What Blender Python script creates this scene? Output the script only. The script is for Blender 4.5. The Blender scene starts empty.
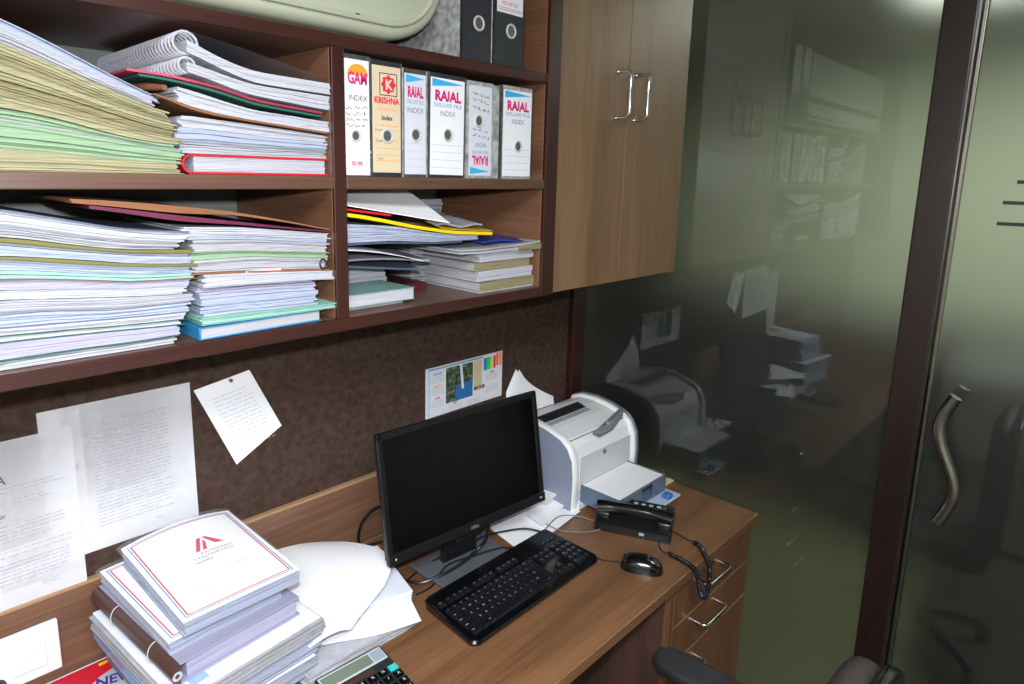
import bpy, bmesh, math, random
from mathutils import Vector, Matrix, Euler, noise
from math import pi, sin, cos, radians

S = bpy.context.scene
COL = S.collection
PINK = random.Random(7)

# ------------------------------------------------------------------ camera
cam_d = bpy.data.cameras.new('camera')
cam = bpy.data.objects.new('camera', cam_d)
COL.objects.link(cam)
r_ = Vector((0.69758535, -0.7162031, 0.02068322))
u_ = Vector((0.11873372, 0.1440187, 0.98242604))
f_ = Vector((0.70659534, 0.68287022, -0.18550279))
CAM = Vector((-1.8818, -1.4133, 1.7496))
m_ = Matrix((r_, u_, -f_)).transposed().to_4x4()
m_.translation = CAM
cam.matrix_world = m_
cam_d.sensor_width = 36.0
cam_d.lens = 658.16 / 1024 * 36.0
cam_d.shift_x = (512 - 495.0) / 1024
cam_d.shift_y = -(342 - 299.06) / 1024
cam_d.clip_start = 0.02
S.camera = cam

# ------------------------------------------------------------------ colour, world, lamps
S.view_settings.view_transform = 'Standard'
S.view_settings.look = 'None'
S.view_settings.exposure = 0.0
S.view_settings.gamma = 1.0
S.view_settings.use_curve_mapping = False
S.cycles.max_bounces = 10
S.cycles.transmission_bounces = 8
S.cycles.caustics_reflective = False
S.cycles.caustics_refractive = False
S.cycles.sample_clamp_indirect = 4.0
S.cycles.use_denoising = True
S.cycles.use_adaptive_sampling = False

world = bpy.data.worlds.new('world')
S.world = world
world.use_nodes = True
world.node_tree.nodes['Background'].inputs[0].default_value = (0.75, 0.85, 0.9, 1)
world.node_tree.nodes['Background'].inputs[1].default_value = 0.05


def lamp(name, loc, power, size, color, aim=None, shape='RECTANGLE', size_y=None):
    d = bpy.data.lights.new(name, 'AREA')
    d.shape = shape
    d.size = size
    if size_y:
        d.size_y = size_y
    d.energy = power
    d.color = color
    o = bpy.data.objects.new(name, d)
    COL.objects.link(o)
    o.location = loc
    if aim is not None:
        o.rotation_euler = (Vector(aim) - Vector(loc)).to_track_quat('-Z', 'Y').to_euler()
    return o


# the camera's own flash, just above the lens
fl = lamp('camera_flash', CAM + u_ * 0.075 - r_ * 0.015 + f_ * 0.01, 13.5, 0.035, (0.90, 0.94, 1.0), (-1.25, -0.2, 0.85), 'DISK')
fl.data.spread = radians(150)
# office ceiling lamp, and the lamp of the room behind the glass
lamp('ceiling_lamp_office', (-2.2, -1.9, 2.56), 84.0, 1.4, (0.93, 0.96, 1.0), (-2.2, -1.9, 0), size_y=0.8)
lamp('ceiling_lamp_next_room', (1.15, -0.95, 2.55), 66.0, 0.6, (0.95, 1.0, 0.93), (1.15, -0.95, 0), size_y=0.6)


# ------------------------------------------------------------------ materials
def lin(c):
    c = c / 255.0
    return c / 12.92 if c <= 0.04045 else ((c + 0.055) / 1.055) ** 2.4


def rgb(r, g, b):
    return (lin(r), lin(g), lin(b), 1)


def mat(name, col, rough=0.5, metal=0.0, spec=0.5, bump=0.0, bscale=200, coat=0.0, trans=0.0, mottle=0.0, mscale=8.0, sheen=0.0, alpha=1.0, edges=0.0):
    m = bpy.data.materials.new(name)
    m.use_nodes = True
    nt = m.node_tree
    b = nt.nodes['Principled BSDF']
    b.inputs['Base Color'].default_value = rgb(*col)
    b.inputs['Roughness'].default_value = rough
    b.inputs['Metallic'].default_value = metal
    b.inputs['Specular IOR Level'].default_value = spec
    b.inputs['Coat Weight'].default_value = coat
    b.inputs['Coat Roughness'].default_value = 0.08
    b.inputs['Transmission Weight'].default_value = trans
    b.inputs['Sheen Weight'].default_value = sheen
    b.inputs['Alpha'].default_value = alpha
    tc = nt.nodes.new('ShaderNodeTexCoord')
    if edges > 0:
        # fine lines of stacked sheets, running level along the block
        mp = nt.nodes.new('ShaderNodeMapping')
        mp.inputs['Scale'].default_value = (7, 7, 620)
        n = nt.nodes.new('ShaderNodeTexNoise')
        n.inputs['Scale'].default_value = 1.0
        n.inputs['Detail'].default_value = 5
        n.inputs['Roughness'].default_value = 0.7
        nt.links.new(tc.outputs['Object'], mp.inputs['Vector'])
        nt.links.new(mp.outputs[0], n.inputs['Vector'])
        r = nt.nodes.new('ShaderNodeValToRGB')
        c = rgb(*col)
        r.color_ramp.elements[0].position = 0.32
        r.color_ramp.elements[1].position = 0.62
        r.color_ramp.elements[0].color = tuple(x * (1 - edges * 2.2) for x in c[:3]) + (1,)
        r.color_ramp.elements[1].color = tuple(min(1, x * (1 + edges)) for x in c[:3]) + (1,)
        nt.links.new(n.outputs['Fac'], r.inputs[0])
        nt.links.new(r.outputs[0], b.inputs['Base Color'])
    if mottle > 0:
        n = nt.nodes.new('ShaderNodeTexNoise')
        n.inputs['Scale'].default_value = mscale
        n.inputs['Detail'].default_value = 4
        nt.links.new(tc.outputs['Object'], n.inputs['Vector'])
        r = nt.nodes.new('ShaderNodeValToRGB')
        c = rgb(*col)
        r.color_ramp.elements[0].position = 0.3
        r.color_ramp.elements[1].position = 0.7
        r.color_ramp.elements[0].color = tuple(x * (1 - mottle) for x in c[:3]) + (1,)
        r.color_ramp.elements[1].color = tuple(min(1, x * (1 + mottle)) for x in c[:3]) + (1,)
        nt.links.new(n.outputs['Fac'], r.inputs[0])
        nt.links.new(r.outputs[0], b.inputs['Base Color'])
    if bump > 0:
        n = nt.nodes.new('ShaderNodeTexNoise')
        n.inputs['Scale'].default_value = bscale
        n.inputs['Detail'].default_value = 3
        nt.links.new(tc.outputs['Object'], n.inputs['Vector'])
        bp = nt.nodes.new('ShaderNodeBump')
        bp.inputs['Strength'].default_value = bump
        bp.inputs['Distance'].default_value = 0.002
        nt.links.new(n.outputs['Fac'], bp.inputs['Height'])
        nt.links.new(bp.outputs[0], b.inputs['Normal'])
    return m


def wood(name, dark, light, axis=0, rough=0.4, scale=1.0, coat=0.15, fine=0.35):
    """laminate with grain running along an axis: broad bands plus fine fibres"""
    m = bpy.data.materials.new(name)
    m.use_nodes = True
    nt = m.node_tree
    b = nt.nodes['Principled BSDF']
    b.inputs['Roughness'].default_value = rough
    b.inputs['Coat Weight'].default_value = coat
    b.inputs['Coat Roughness'].default_value = 0.25
    tc = nt.nodes.new('ShaderNodeTexCoord')

    def nz(along, across, detail, dist):
        mp = nt.nodes.new('ShaderNodeMapping')
        s = [across] * 3
        s[axis] = along
        mp.inputs['Scale'].default_value = s
        n = nt.nodes.new('ShaderNodeTexNoise')
        n.inputs['Scale'].default_value = scale
        n.inputs['Detail'].default_value = detail
        n.inputs['Distortion'].default_value = dist
        nt.links.new(tc.outputs['Object'], mp.inputs['Vector'])
        nt.links.new(mp.outputs[0], n.inputs['Vector'])
        return n
    n1 = nz(0.7, 11.0, 4, 0.6)
    n2 = nz(5.0, 160.0, 2, 0.0)
    mx = nt.nodes.new('ShaderNodeMix')
    mx.data_type = 'FLOAT'
    mx.inputs['Factor'].default_value = fine
    nt.links.new(n1.outputs['Fac'], mx.inputs[2])
    nt.links.new(n2.outputs['Fac'], mx.inputs[3])
    r = nt.nodes.new('ShaderNodeValToRGB')
    r.color_ramp.elements[0].position = 0.36
    r.color_ramp.elements[1].position = 0.64
    r.color_ramp.elements[0].color = rgb(*dark)
    r.color_ramp.elements[1].color = rgb(*light)
    nt.links.new(mx.outputs[0], r.inputs[0])
    nt.links.new(r.outputs[0], b.inputs['Base Color'])
    return m


W_DESK = wood('walnut laminate desk', (96, 65, 42), (136, 97, 66), 0, 0.35)
W_DESKV = wood('walnut laminate upright', (92, 60, 40), (126, 86, 58), 2, 0.42)  # darker than the desktop to imitate flash falloff on the pedestal
W_PEDS = wood('pedestal side darkened for falloff', (64, 44, 38), (90, 64, 54), 2, 0.45)  # flash falloff on the pedestal side is put into this darker wood
W_BACK = wood('walnut backboard', (98, 68, 50), (132, 96, 74), 0, 0.45)
W_LIP = wood('pale wood edging', (150, 112, 78), (186, 150, 114), 0, 0.5)
W_DOOR = wood('cabinet door laminate', (106, 80, 56), (138, 108, 78), 2, 0.4)
W_DOORE = mat('cabinet edge brown', (70, 46, 32), 0.5)
W_SHELF = wood('shelf laminate', (80, 54, 42), (106, 76, 60), 0, 0.42)
W_SIDE = wood('shelf side laminate', (94, 62, 44), (124, 86, 62), 1, 0.45)
W_MAHOG = wood('mahogany lacquer edge', (44, 21, 17), (66, 34, 29), 0, 0.3, coat=0.5)
W_MAHOGV = wood('mahogany lacquer upright', (46, 21, 18), (66, 33, 28), 2, 0.3, coat=0.5)
M_DARKIN = mat('grey shelf back', (126, 128, 124), 0.6, mottle=0.2)
W_POST = wood('dark red door post', (26, 15, 14), (38, 23, 21), 2, 0.3, coat=0.4)
M_DARKC = mat('dark cabinet brown', (34, 32, 30), 0.6)
M_PIN = mat('brown pinboard cloth', (74, 58, 50), 0.95, spec=0.1, bump=1.0, bscale=350, mottle=0.28, mscale=60)
M_WALL = mat('office paint', (205, 205, 190), 0.8, mottle=0.04)
M_CEIL = mat('ceiling paint', (225, 225, 218), 0.9)
M_FLOOR = mat('olive floor tile', (70, 70, 48), 0.4, mottle=0.15, mscale=3)
M_BACKWALL2 = mat('olive wall paint', (146, 150, 100), 0.85)
M_BACKWALL = mat('next room wall paint', (160, 164, 142), 0.85, mottle=0.06, mscale=2)
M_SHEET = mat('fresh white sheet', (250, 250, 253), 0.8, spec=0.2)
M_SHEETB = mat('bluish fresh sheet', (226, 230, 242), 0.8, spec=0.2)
M_PAPER = mat('white paper', (166, 166, 172), 0.8, spec=0.2, edges=0.16)  # white pile papers are greyed to imitate shade between sheet edges
M_PAPERW = mat('white sheet greyed for shade', (180, 180, 188), 0.8, spec=0.2, edges=0.14)  # greyed as well, shade of stacked edges put into the colour
M_CREAM = mat('aged cream paper', (160, 153, 120), 0.85, spec=0.2, edges=0.25)
M_CREAMD = mat('aged tan paper', (142, 133, 100), 0.85, spec=0.2, edges=0.28)
M_GREENP = mat('pale green paper', (138, 164, 132), 0.8, spec=0.2, edges=0.18)
M_BLUEW = mat('bluish white paper', (160, 167, 186), 0.75, spec=0.3, edges=0.16)
M_LAV = mat('lavender paper', (164, 160, 184), 0.8, spec=0.2, edges=0.16)
M_GREYP = mat('grey paper', (150, 150, 158), 0.7, spec=0.3)
M_MINT = mat('mint card', (140, 184, 168), 0.7)
M_OLIVE = mat('olive yellow card', (112, 106, 54), 0.7)
M_TEALG = mat('dark green card', (36, 92, 76), 0.6)
M_MAROON = mat('maroon card', (96, 24, 56), 0.6)
M_PINKF = mat('pink folder card', (190, 70, 98), 0.6)
M_BROWNF = mat('brown kraft card', (132, 84, 52), 0.7, mottle=0.1, mscale=20)
M_RED = mat('red book cloth', (196, 24, 44), 0.5)
M_BLUEB = mat('blue book cover', (40, 120, 164), 0.45)
M_TEALB = mat('teal book cover', (122, 162, 154), 0.4)
M_YELLOW = mat('yellow folder', (240, 200, 20), 0.4)
M_YELD = mat('dull yellow folder flap', (196, 170, 60), 0.5)
M_NAVY = mat('royal blue folder', (44, 64, 150), 0.4)
M_SLATE = mat('slate blue folder', (96, 108, 130), 0.4)
M_DRED = mat('dark red book', (86, 24, 28), 0.5)
M_BLACK = mat('black plastic', (16, 17, 20), 0.38, coat=0.2)
M_SCREEN = mat('black screen', (5, 5, 7), 0.12)
M_BLACKM = mat('black matte plastic', (20, 21, 24), 0.55)
M_BLACKG = mat('gloss black plastic', (10, 11, 14), 0.14, coat=0.6)
M_KEY = mat('black key caps', (18, 20, 26), 0.3, coat=0.3)
M_LEG = mat('key legends', (170, 174, 180), 0.6)
M_CHROME = mat('chrome', (214, 214, 216), 0.12, metal=1.0)
M_STEEL = mat('brushed steel', (150, 146, 138), 0.28, metal=1.0)
M_PRW = mat('printer ivory plastic', (236, 237, 238), 0.4)
M_PRG = mat('printer blue grey plastic', (140, 148, 168), 0.45)
M_PRD = mat('printer grey trim', (104, 112, 118), 0.4)
M_TRAY = mat('smoky blue tray plastic', (110, 134, 160), 0.2, trans=0.25)
M_TRAYL = mat('light blue tray plastic', (188, 206, 226), 0.3)
M_BLUET = mat('blue tab', (70, 110, 180), 0.4)
M_INK = mat('black print', (30, 30, 34), 0.7)
M_GREYINK = mat('grey print', (186, 188, 200), 0.8)
M_MIDINK = mat('mid grey print', (112, 114, 124), 0.8)
M_REDINK = mat('red print', (214, 30, 60), 0.7)
M_MAG = mat('magenta print', (206, 20, 110), 0.7)
M_CYAN = mat('sky blue print', (52, 164, 220), 0.7)
M_ORANGE = mat('orange print', (240, 150, 40), 0.7)
M_BLUEL = mat('blue print line', (60, 130, 190), 0.7)
M_PURPLE = mat('navy print', (50, 50, 130), 0.7)
M_MARBLE = mat('marbled grey board', (150, 152, 150), 0.7, mottle=0.45, mscale=70)
M_MARBLED = mat('dark marbled board', (62, 62, 60), 0.7, mottle=0.5, mscale=90)
M_BOARDB = mat('black file board', (34, 36, 42), 0.6)
M_LABEL = mat('white file label', (228, 228, 232), 0.75)
M_LABELD = mat('dull white file label', (204, 206, 214), 0.75)
M_BEIGE = mat('beige label', (208, 190, 160), 0.75)
M_ACW = mat('air conditioner ivory', (176, 180, 158), 0.4)
M_ACD = mat('air conditioner shadow grey', (60, 62, 56), 0.6)
M_SWITCH = mat('switch white plastic', (240, 240, 246), 0.3)
M_CLEARC = mat('clear cable', (128, 122, 116), 0.3)
M_CALC = mat('calculator dark', (38, 44, 46), 0.4)
M_LCD = mat('calculator display', (112, 124, 112), 0.2)
M_SOLAR = mat('solar strip', (150, 162, 176), 0.2)
M_TEALK = mat('teal key', (40, 190, 190), 0.4)
M_SILV = mat('silver plastic line', (190, 194, 190), 0.35)
M_LEATH = mat('dark brown grey leather', (50, 44, 42), 0.5, bump=0.3, bscale=300)
M_FABK = mat('black foam pad', (24, 26, 30), 0.7)
M_YPAD = mat('pale yellow pad', (214, 208, 148), 0.7)
M_CLIP = mat('dark brown binder cover', (74, 50, 44), 0.35)
M_PINM = mat('brass pin', (170, 140, 60), 0.3, metal=1.0)


def film_mat(name, col, alpha, rough=0.15):
    m = mat(name, col, rough)
    m.node_tree.nodes['Principled BSDF'].inputs['Alpha'].default_value = alpha
    return m


M_FILM = film_mat('clear plastic film', (150, 154, 160), 0.3, 0.1)
M_FILMB = film_mat('bluish plastic film', (150, 180, 225), 0.55, 0.12)
M_FILMG = film_mat('greenish plastic film', (170, 220, 200), 0.5, 0.12)


def frosted(name, tint):
    m = bpy.data.materials.new(name)
    m.use_nodes = True
    nt = m.node_tree
    nt.nodes.remove(nt.nodes['Principled BSDF'])
    out = nt.nodes['Material Output']
    fr = nt.nodes.new('ShaderNodeFresnel')
    fr.inputs['IOR'].default_value = 1.68
    gl = nt.nodes.new('ShaderNodeBsdfGlossy')
    gl.inputs['Roughness'].default_value = 0.002
    gl.inputs['Color'].default_value = (0.95, 1.0, 0.98, 1)
    rf = nt.nodes.new('ShaderNodeBsdfRefraction')
    rf.inputs['Roughness'].default_value = 0.52
    rf.inputs['IOR'].default_value = 1.25
    rf.inputs['Color'].default_value = tint
    df = nt.nodes.new('ShaderNodeBsdfDiffuse')
    df.inputs['Color'].default_value = tuple(x * 0.55 for x in tint[:3]) + (1,)
    rg = nt.nodes.new('ShaderNodeBsdfGlossy')
    rg.inputs['Roughness'].default_value = 0.42
    rg.inputs['Color'].default_value = (0.55, 0.6, 0.56, 1)
    m0 = nt.nodes.new('ShaderNodeMixShader')
    m0.inputs[0].default_value = 0.02
    nt.links.new(rf.outputs[0], m0.inputs[1])
    nt.links.new(df.outputs[0], m0.inputs[2])
    m1 = nt.nodes.new('ShaderNodeMixShader')
    m1.inputs[0].default_value = 0.05
    nt.links.new(m0.outputs[0], m1.inputs[1])
    nt.links.new(rg.outputs[0], m1.inputs[2])
    m2 = nt.nodes.new('ShaderNodeMixShader')
    nt.links.new(fr.outputs[0], m2.inputs[0])
    nt.links.new(m1.outputs[0], m2.inputs[1])
    nt.links.new(gl.outputs[0], m2.inputs[2])
    nt.links.new(m2.outputs[0], out.inputs['Surface'])
    return m


M_GLASS = frosted('etched green glass', (0.81, 0.84, 0.79, 1))
M_GLASSB = bpy.data.materials.new('glass back face')
M_GLASSB.use_nodes = True
_n = M_GLASSB.node_tree
_n.nodes.remove(_n.nodes['Principled BSDF'])
_r = _n.nodes.new('ShaderNodeBsdfRefraction')
_r.inputs['IOR'].default_value = 1.25
_r.inputs['Roughness'].default_value = 0.0
_r.inputs['Color'].default_value = (0.97, 1.0, 0.95, 1)
_n.links.new(_r.outputs[0], _n.nodes['Material Output'].inputs['Surface'])
M_CLEARG = mat('clear etched-free glass', (60, 84, 80), 0.05, trans=0.6)


# ------------------------------------------------------------------ mesh helpers
class MB:
    def __init__(self):
        self.bm = bmesh.new()

    def box(self, a, b, bev=0.0, seg=2, M=None):
        x0, y0, z0 = a
        x1, y1, z1 = b
        vs = [self.bm.verts.new(p) for p in ((x0, y0, z0), (x1, y0, z0), (x1, y1, z0), (x0, y1, z0), (x0, y0, z1), (x1, y0, z1), (x1, y1, z1), (x0, y1, z1))]
        fs = [self.bm.faces.new([vs[i] for i in q]) for q in ((3, 2, 1, 0), (4, 5, 6, 7), (0, 1, 5, 4), (1, 2, 6, 5), (2, 3, 7, 6), (3, 0, 4, 7))]
        if M is not None:
            for v in vs:
                v.co = M @ v.co
        if bev > 0:
            es = list({e for f in fs for e in f.edges})
            bmesh.ops.bevel(self.bm, geom=es, offset=bev, segments=seg, affect='EDGES', profile=0.5, clamp_overlap=True)
        return self

    def poly(self, pts, d, bev=0.0, seg=2):
        """closed outline extruded by vector d"""
        d = Vector(d)
        a = [self.bm.verts.new(Vector(p)) for p in pts]
        b = [self.bm.verts.new(Vector(p) + d) for p in pts]
        n = len(pts)
        fs = [self.bm.faces.new(a), self.bm.faces.new(b[::-1])]
        for i in range(n):
            j = (i + 1) % n
            fs.append(self.bm.faces.new([a[j], a[i], b[i], b[j]]))
        bmesh.ops.recalc_face_normals(self.bm, faces=fs)
        if bev > 0:
            es = [e for e in fs[0].edges] + [e for e in fs[1].edges]
            bmesh.ops.bevel(self.bm, geom=es, offset=bev, segments=seg, affect='EDGES', profile=0.5, clamp_overlap=True)
        return self

    def tube(self, pts, r, n=10, cap=True, closed=False):
        pts = [Vector(p) for p in pts]
        N = len(pts)
        rings = []
        up = None
        for i, p in enumerate(pts):
            if closed:
                t = pts[(i + 1) % N] - pts[i - 1]
            else:
                t = pts[min(i + 1, N - 1)] - pts[max(i - 1, 0)]
            t.normalize()
            if up is None:
                up = Vector((0, 0, 1)) if abs(t.z) < 0.9 else Vector((1, 0, 0))
            s = t.cross(up)
            if s.length < 1e-6:
                s = t.orthogonal()
            s.normalize()
            up = s.cross(t).normalized()
            rr = r[i] if isinstance(r, (list, tuple)) else r
            rings.append([self.bm.verts.new(p + (s * cos(2 * pi * k / n) + up * sin(2 * pi * k / n)) * rr) for k in range(n)])
        for i in range(N if closed else N - 1):
            A, B = rings[i], rings[(i + 1) % N]
            for k in range(n):
                self.bm.faces.new([A[k], A[(k + 1) % n], B[(k + 1) % n], B[k]])
        if cap and not closed:
            self.bm.faces.new(rings[0])
            self.bm.faces.new(rings[-1][::-1])
        return self

    def cyl(self, a, b, r, n=24):
        return self.tube([a, b], r, n)

    def grid(self, nx, ny, fn, th=0.0):
        """surface fn(u,v)->point, with thickness below"""
        T = [[self.bm.verts.new(fn(i / nx, j / ny)) for j in range(ny + 1)] for i in range(nx + 1)]
        for i in range(nx):
            for j in range(ny):
                self.bm.faces.new([T[i][j], T[i + 1][j], T[i + 1][j + 1], T[i][j + 1]])
        if th:
            B = [[self.bm.verts.new(v.co - Vector((0, 0, th))) for v in row] for row in T]
            for i in range(nx):
                for j in range(ny):
                    self.bm.faces.new([B[i][j + 1], B[i + 1][j + 1], B[i + 1][j], B[i][j]])
            for i in range(nx):
                self.bm.faces.new([T[i + 1][0], T[i][0], B[i][0], B[i + 1][0]])
                self.bm.faces.new([T[i][ny], T[i + 1][ny], B[i + 1][ny], B[i][ny]])
            for j in range(ny):
                self.bm.faces.new([T[0][j], T[0][j + 1], B[0][j + 1], B[0][j]])
                self.bm.faces.new([T[nx][j + 1], T[nx][j], B[nx][j], B[nx][j + 1]])
        return self

    def quad(self, a, b, c, d):
        self.bm.faces.new([self.bm.verts.new(Vector(p)) for p in (a, b, c, d)])
        return self

    def disc(self, c, r, axis='y', n=20, ring=0.0):
        c = Vector(c)
        def pt(k, rr):
            a = 2 * pi * k / n
            return c + (Vector((cos(a) * rr, 0, sin(a) * rr)) if axis == 'y' else Vector((cos(a) * rr, sin(a) * rr, 0)))
        if ring:
            A = [self.bm.verts.new(pt(k, r)) for k in range(n)]
            B = [self.bm.verts.new(pt(k, ring)) for k in range(n)]
            for k in range(n):
                self.bm.faces.new([A[k], A[(k + 1) % n], B[(k + 1) % n], B[k]])
        else:
            self.bm.faces.new([self.bm.verts.new(pt(k, r)) for k in range(n)])
        return self

    def obj(self, name, m, parent=None, smooth=False, loc=None, rot=None):
        me = bpy.data.meshes.new(name)
        self.bm.to_mesh(me)
        self.bm.free()
        if smooth:
            me.polygons.foreach_set('use_smooth', [True] * len(me.polygons))
        me.materials.append(m)
        o = bpy.data.objects.new(name, me)
        COL.objects.link(o)
        if parent is not None:
            o.parent = parent
        if loc is not None:
            o.location = loc
        if rot is not None:
            o.rotation_euler = rot
        if smooth:
            try:
                me.set_sharp_from_angle(angle=radians(38))
            except Exception:
                pass
        return o


def thing(name, label, cat, loc=(0, 0, 0), rot=(0, 0, 0), group=None):
    o = bpy.data.objects.new(name, None)
    COL.objects.link(o)
    o.location = loc
    o.rotation_euler = rot
    o.empty_display_size = 0.05
    return tag(o, label, cat, group)


def tag(o, label, cat, group=None, kind=None):
    o['label'] = label
    o['category'] = cat
    if group:
        o['group'] = group
    if kind:
        o['kind'] = kind
    return o


def structure(o):
    o['kind'] = 'structure'
    return o


def text_mesh(mb, body, size, M, squeeze=1.0, bold=0.0, align='CENTER'):
    """lettering as flat mesh in the x/y plane of matrix M"""
    c = bpy.data.curves.new('lettering', 'FONT')
    c.body = body
    c.size = size
    c.align_x = align
    c.offset = bold
    c.resolution_u = 2
    o = bpy.data.objects.new('lettering', c)
    COL.objects.link(o)
    dg = bpy.context.evaluated_depsgraph_get()
    me = bpy.data.meshes.new_from_object(o.evaluated_get(dg))
    if body.isupper():
        # letters that hang below the line (J) are raised to stand on it
        root = list(range(len(me.vertices)))

        def find(i):
            while root[i] != i:
                root[i] = root[root[i]]
                i = root[i]
            return i
        for e in me.edges:
            root[find(e.vertices[0])] = find(e.vertices[1])
        isl = {}
        for v in me.vertices:
            isl.setdefault(find(v.index), []).append(v)
        for vs in isl.values():
            lo_ = min(v.co.y for v in vs)
            hi_ = max(v.co.y for v in vs)
            if lo_ < -0.05 * size:
                for v in vs:
                    v.co.y = (v.co.y - lo_) * hi_ / (hi_ - lo_)
    me.transform(M @ Matrix.Diagonal((squeeze, 1, 1, 1)))
    mb.bm.from_mesh(me)
    bpy.data.objects.remove(o)
    bpy.data.curves.remove(c)
    bpy.data.meshes.remove(me)
    return mb


def wallM(x, y, z):
    """text plane facing -y"""
    return Matrix.Translation((x, y, z)) @ Matrix.Rotation(pi / 2, 4, 'X')


def interp(pts, x):
    """smooth polyline height"""
    if x <= pts[0][0]:
        if len(pts) > 1:
            (a, za), (b, zb) = pts[0], pts[1]
            return za + (zb - za) * max(-0.35, (x - a) / (b - a)) * 0.6
        return pts[0][1]
    for (a, za), (b, zb) in zip(pts, pts[1:]):
        if x <= b:
            t = (x - a) / (b - a)
            return za + (zb - za) * t
    return pts[-1][1]


def smoothed(pts, x, w=0.02):
    return (interp(pts, x - w) + 2 * interp(pts, x) + interp(pts, x + w)) / 4


def layer_pile(mb, x0, x1, y0, y1, bot, top, o, rnd, sheet=0.0035, jit=0.004, rough=0.0015, nx=14):
    """a pile of loose sheet bundles between two height curves, x0..x1, front y0, back y1;  o = local origin"""
    xm = (x0 + x1) / 2
    th = max(1e-4, smoothed(top, xm) - smoothed(bot, xm))
    k = max(1, int(round(th / sheet)))
    ks = rnd.uniform(0, 50)
    for i in range(k):
        gap = rnd.choice((0.02, 0.05, 0.12, 0.25, 0.38))
        dx0, dx1 = rnd.uniform(-jit, jit), rnd.uniform(-jit, jit)
        dy = rnd.uniform(-jit, jit)
        sd = rnd.uniform(0, 100)
        T, B = [], []
        rows = 4
        for gi in range(nx + 1):
            u = gi / nx
            x = x0 + dx0 + (x1 + dx1 - x0 - dx0) * u
            zb, zt = smoothed(bot, x), smoothed(top, x)
            tr, br = [], []
            for gj in range(rows):
                v = (0, 0.04, 0.5, 1)[gj]
                y = y0 + dy + (y1 - y0) * v
                wa = (noise.noise(Vector((x * 14, i * 2.37 + ks, y * 5))) * 0.55) if i else 0
                wb_ = (noise.noise(Vector((x * 14, (i + 1) * 2.37 + ks, y * 5))) * 0.55) if i < k - 1 else 0
                a0 = (i + wa) / k
                a1 = (i + 1 + wb_ - gap * (0.5 + 0.5 * noise.noise(Vector((x * 30, sd, 0.5))))) / k
                xx = x + noise.noise(Vector((sd, y * 30, 3.3))) * rough * 1.5 * (1 if gi in (0, nx) else 0)
                yy = y + (noise.noise(Vector((x * 60, sd, 1.7))) * rough if gj in (0, rows - 1) else 0)
                za = zb + (zt - zb) * a0
                zc = zb + (zt - zb) * a1
                if za >= zc:
                    zc = za + 1e-4
                tr.append(mb.bm.verts.new(Vector((xx, yy, zc)) - o))
                br.append(mb.bm.verts.new(Vector((xx, yy, za)) - o))
            T.append(tr)
            B.append(br)
        n, r = nx, rows - 1
        F = mb.bm.faces.new
        for a in range(n):
            for b in range(r):
                F([T[a][b], T[a + 1][b], T[a + 1][b + 1], T[a][b + 1]])
                F([B[a][b + 1], B[a + 1][b + 1], B[a + 1][b], B[a][b]])
            F([T[a + 1][0], T[a][0], B[a][0], B[a + 1][0]])
            F([T[a][r], T[a + 1][r], B[a + 1][r], B[a][r]])
        for b in range(r):
            F([T[0][b], T[0][b + 1], B[0][b + 1], B[0][b]])
            F([T[n][b + 1], T[n][b], B[n][b], B[n][b + 1]])
    return mb


def mixc(c0, c1, t):
    xs = sorted({p[0] for p in c0} | {p[0] for p in c1})
    return [(x, interp(c0, x) * (1 - t) + interp(c1, x) * t) for x in xs]


def wavy(c, seed, a):
    if a <= 0.001 or a >= 0.995:
        return c
    x0, x1 = c[0][0], c[-1][0]
    xs = [x0 + (x1 - x0) * i / 24 for i in range(25)]
    return [(x, interp(c, x) + 0.0030 * noise.noise(Vector((x * 9, seed * 3.1 + a * 40, 0.2)))) for x in xs]


def shelf_stack(items, x0, x1, y0, y1, bot, top, seed):
    """items from the bottom up: (share, name, material, label, category, dx_left, dx_right, covers, dy)"""
    rnd = random.Random(seed)
    tot = sum(i[0] for i in items)
    a = 0.0
    out = []
    for it in items:
        sh, name, m, label, cat, dl, dr, covers, dy = it
        b = a + sh / tot
        cb, ct = wavy(mixc(bot, top, a), seed, a), wavy(mixc(bot, top, b - 0.001), seed, b)
        a = b
        xl, xr = x0 + dl, x1 + dr
        xm = (xl + xr) / 2
        org = Vector((xm, (y0 + y1) / 2, interp(cb, xm)))
        grp = None
        if covers:
            root = thing(name, label, cat, org, group=grp)
            t1 = mixc(cb, ct, 0.12)
            t2 = mixc(cb, ct, 0.88)
            if covers[0]:
                layer_pile(MB_(root), xl - 0.004, xr + 0.005, y0 + dy - 0.004, y1, cb, t1, org, rnd, sheet=0.01, jit=0.001).done('cover', covers[0])
            if covers[1]:
                layer_pile(MB_(root), xl - 0.004, xr + 0.005, y0 + dy - 0.004, y1, t2, ct, org, rnd, sheet=0.01, jit=0.001).done('cover', covers[1])
            layer_pile(MB_(root), xl, xr, y0 + dy, y1, t1 if covers[0] else cb, t2 if covers[1] else ct, org, rnd).done('pages', m)
            out.append(root)
        else:
            mb = layer_pile(MB(), xl, xr, y0 + dy, y1, cb, ct, org, rnd)
            o = mb.obj(name, m, loc=org)
            tag(o, label, cat, grp)
            out.append(o)
    return out


class MB_(MB):
    def __init__(self, root):
        super().__init__()
        self.root = root

    def done(self, name, m, smooth=False):
        return self.obj(name, m, self.root, smooth)

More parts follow.
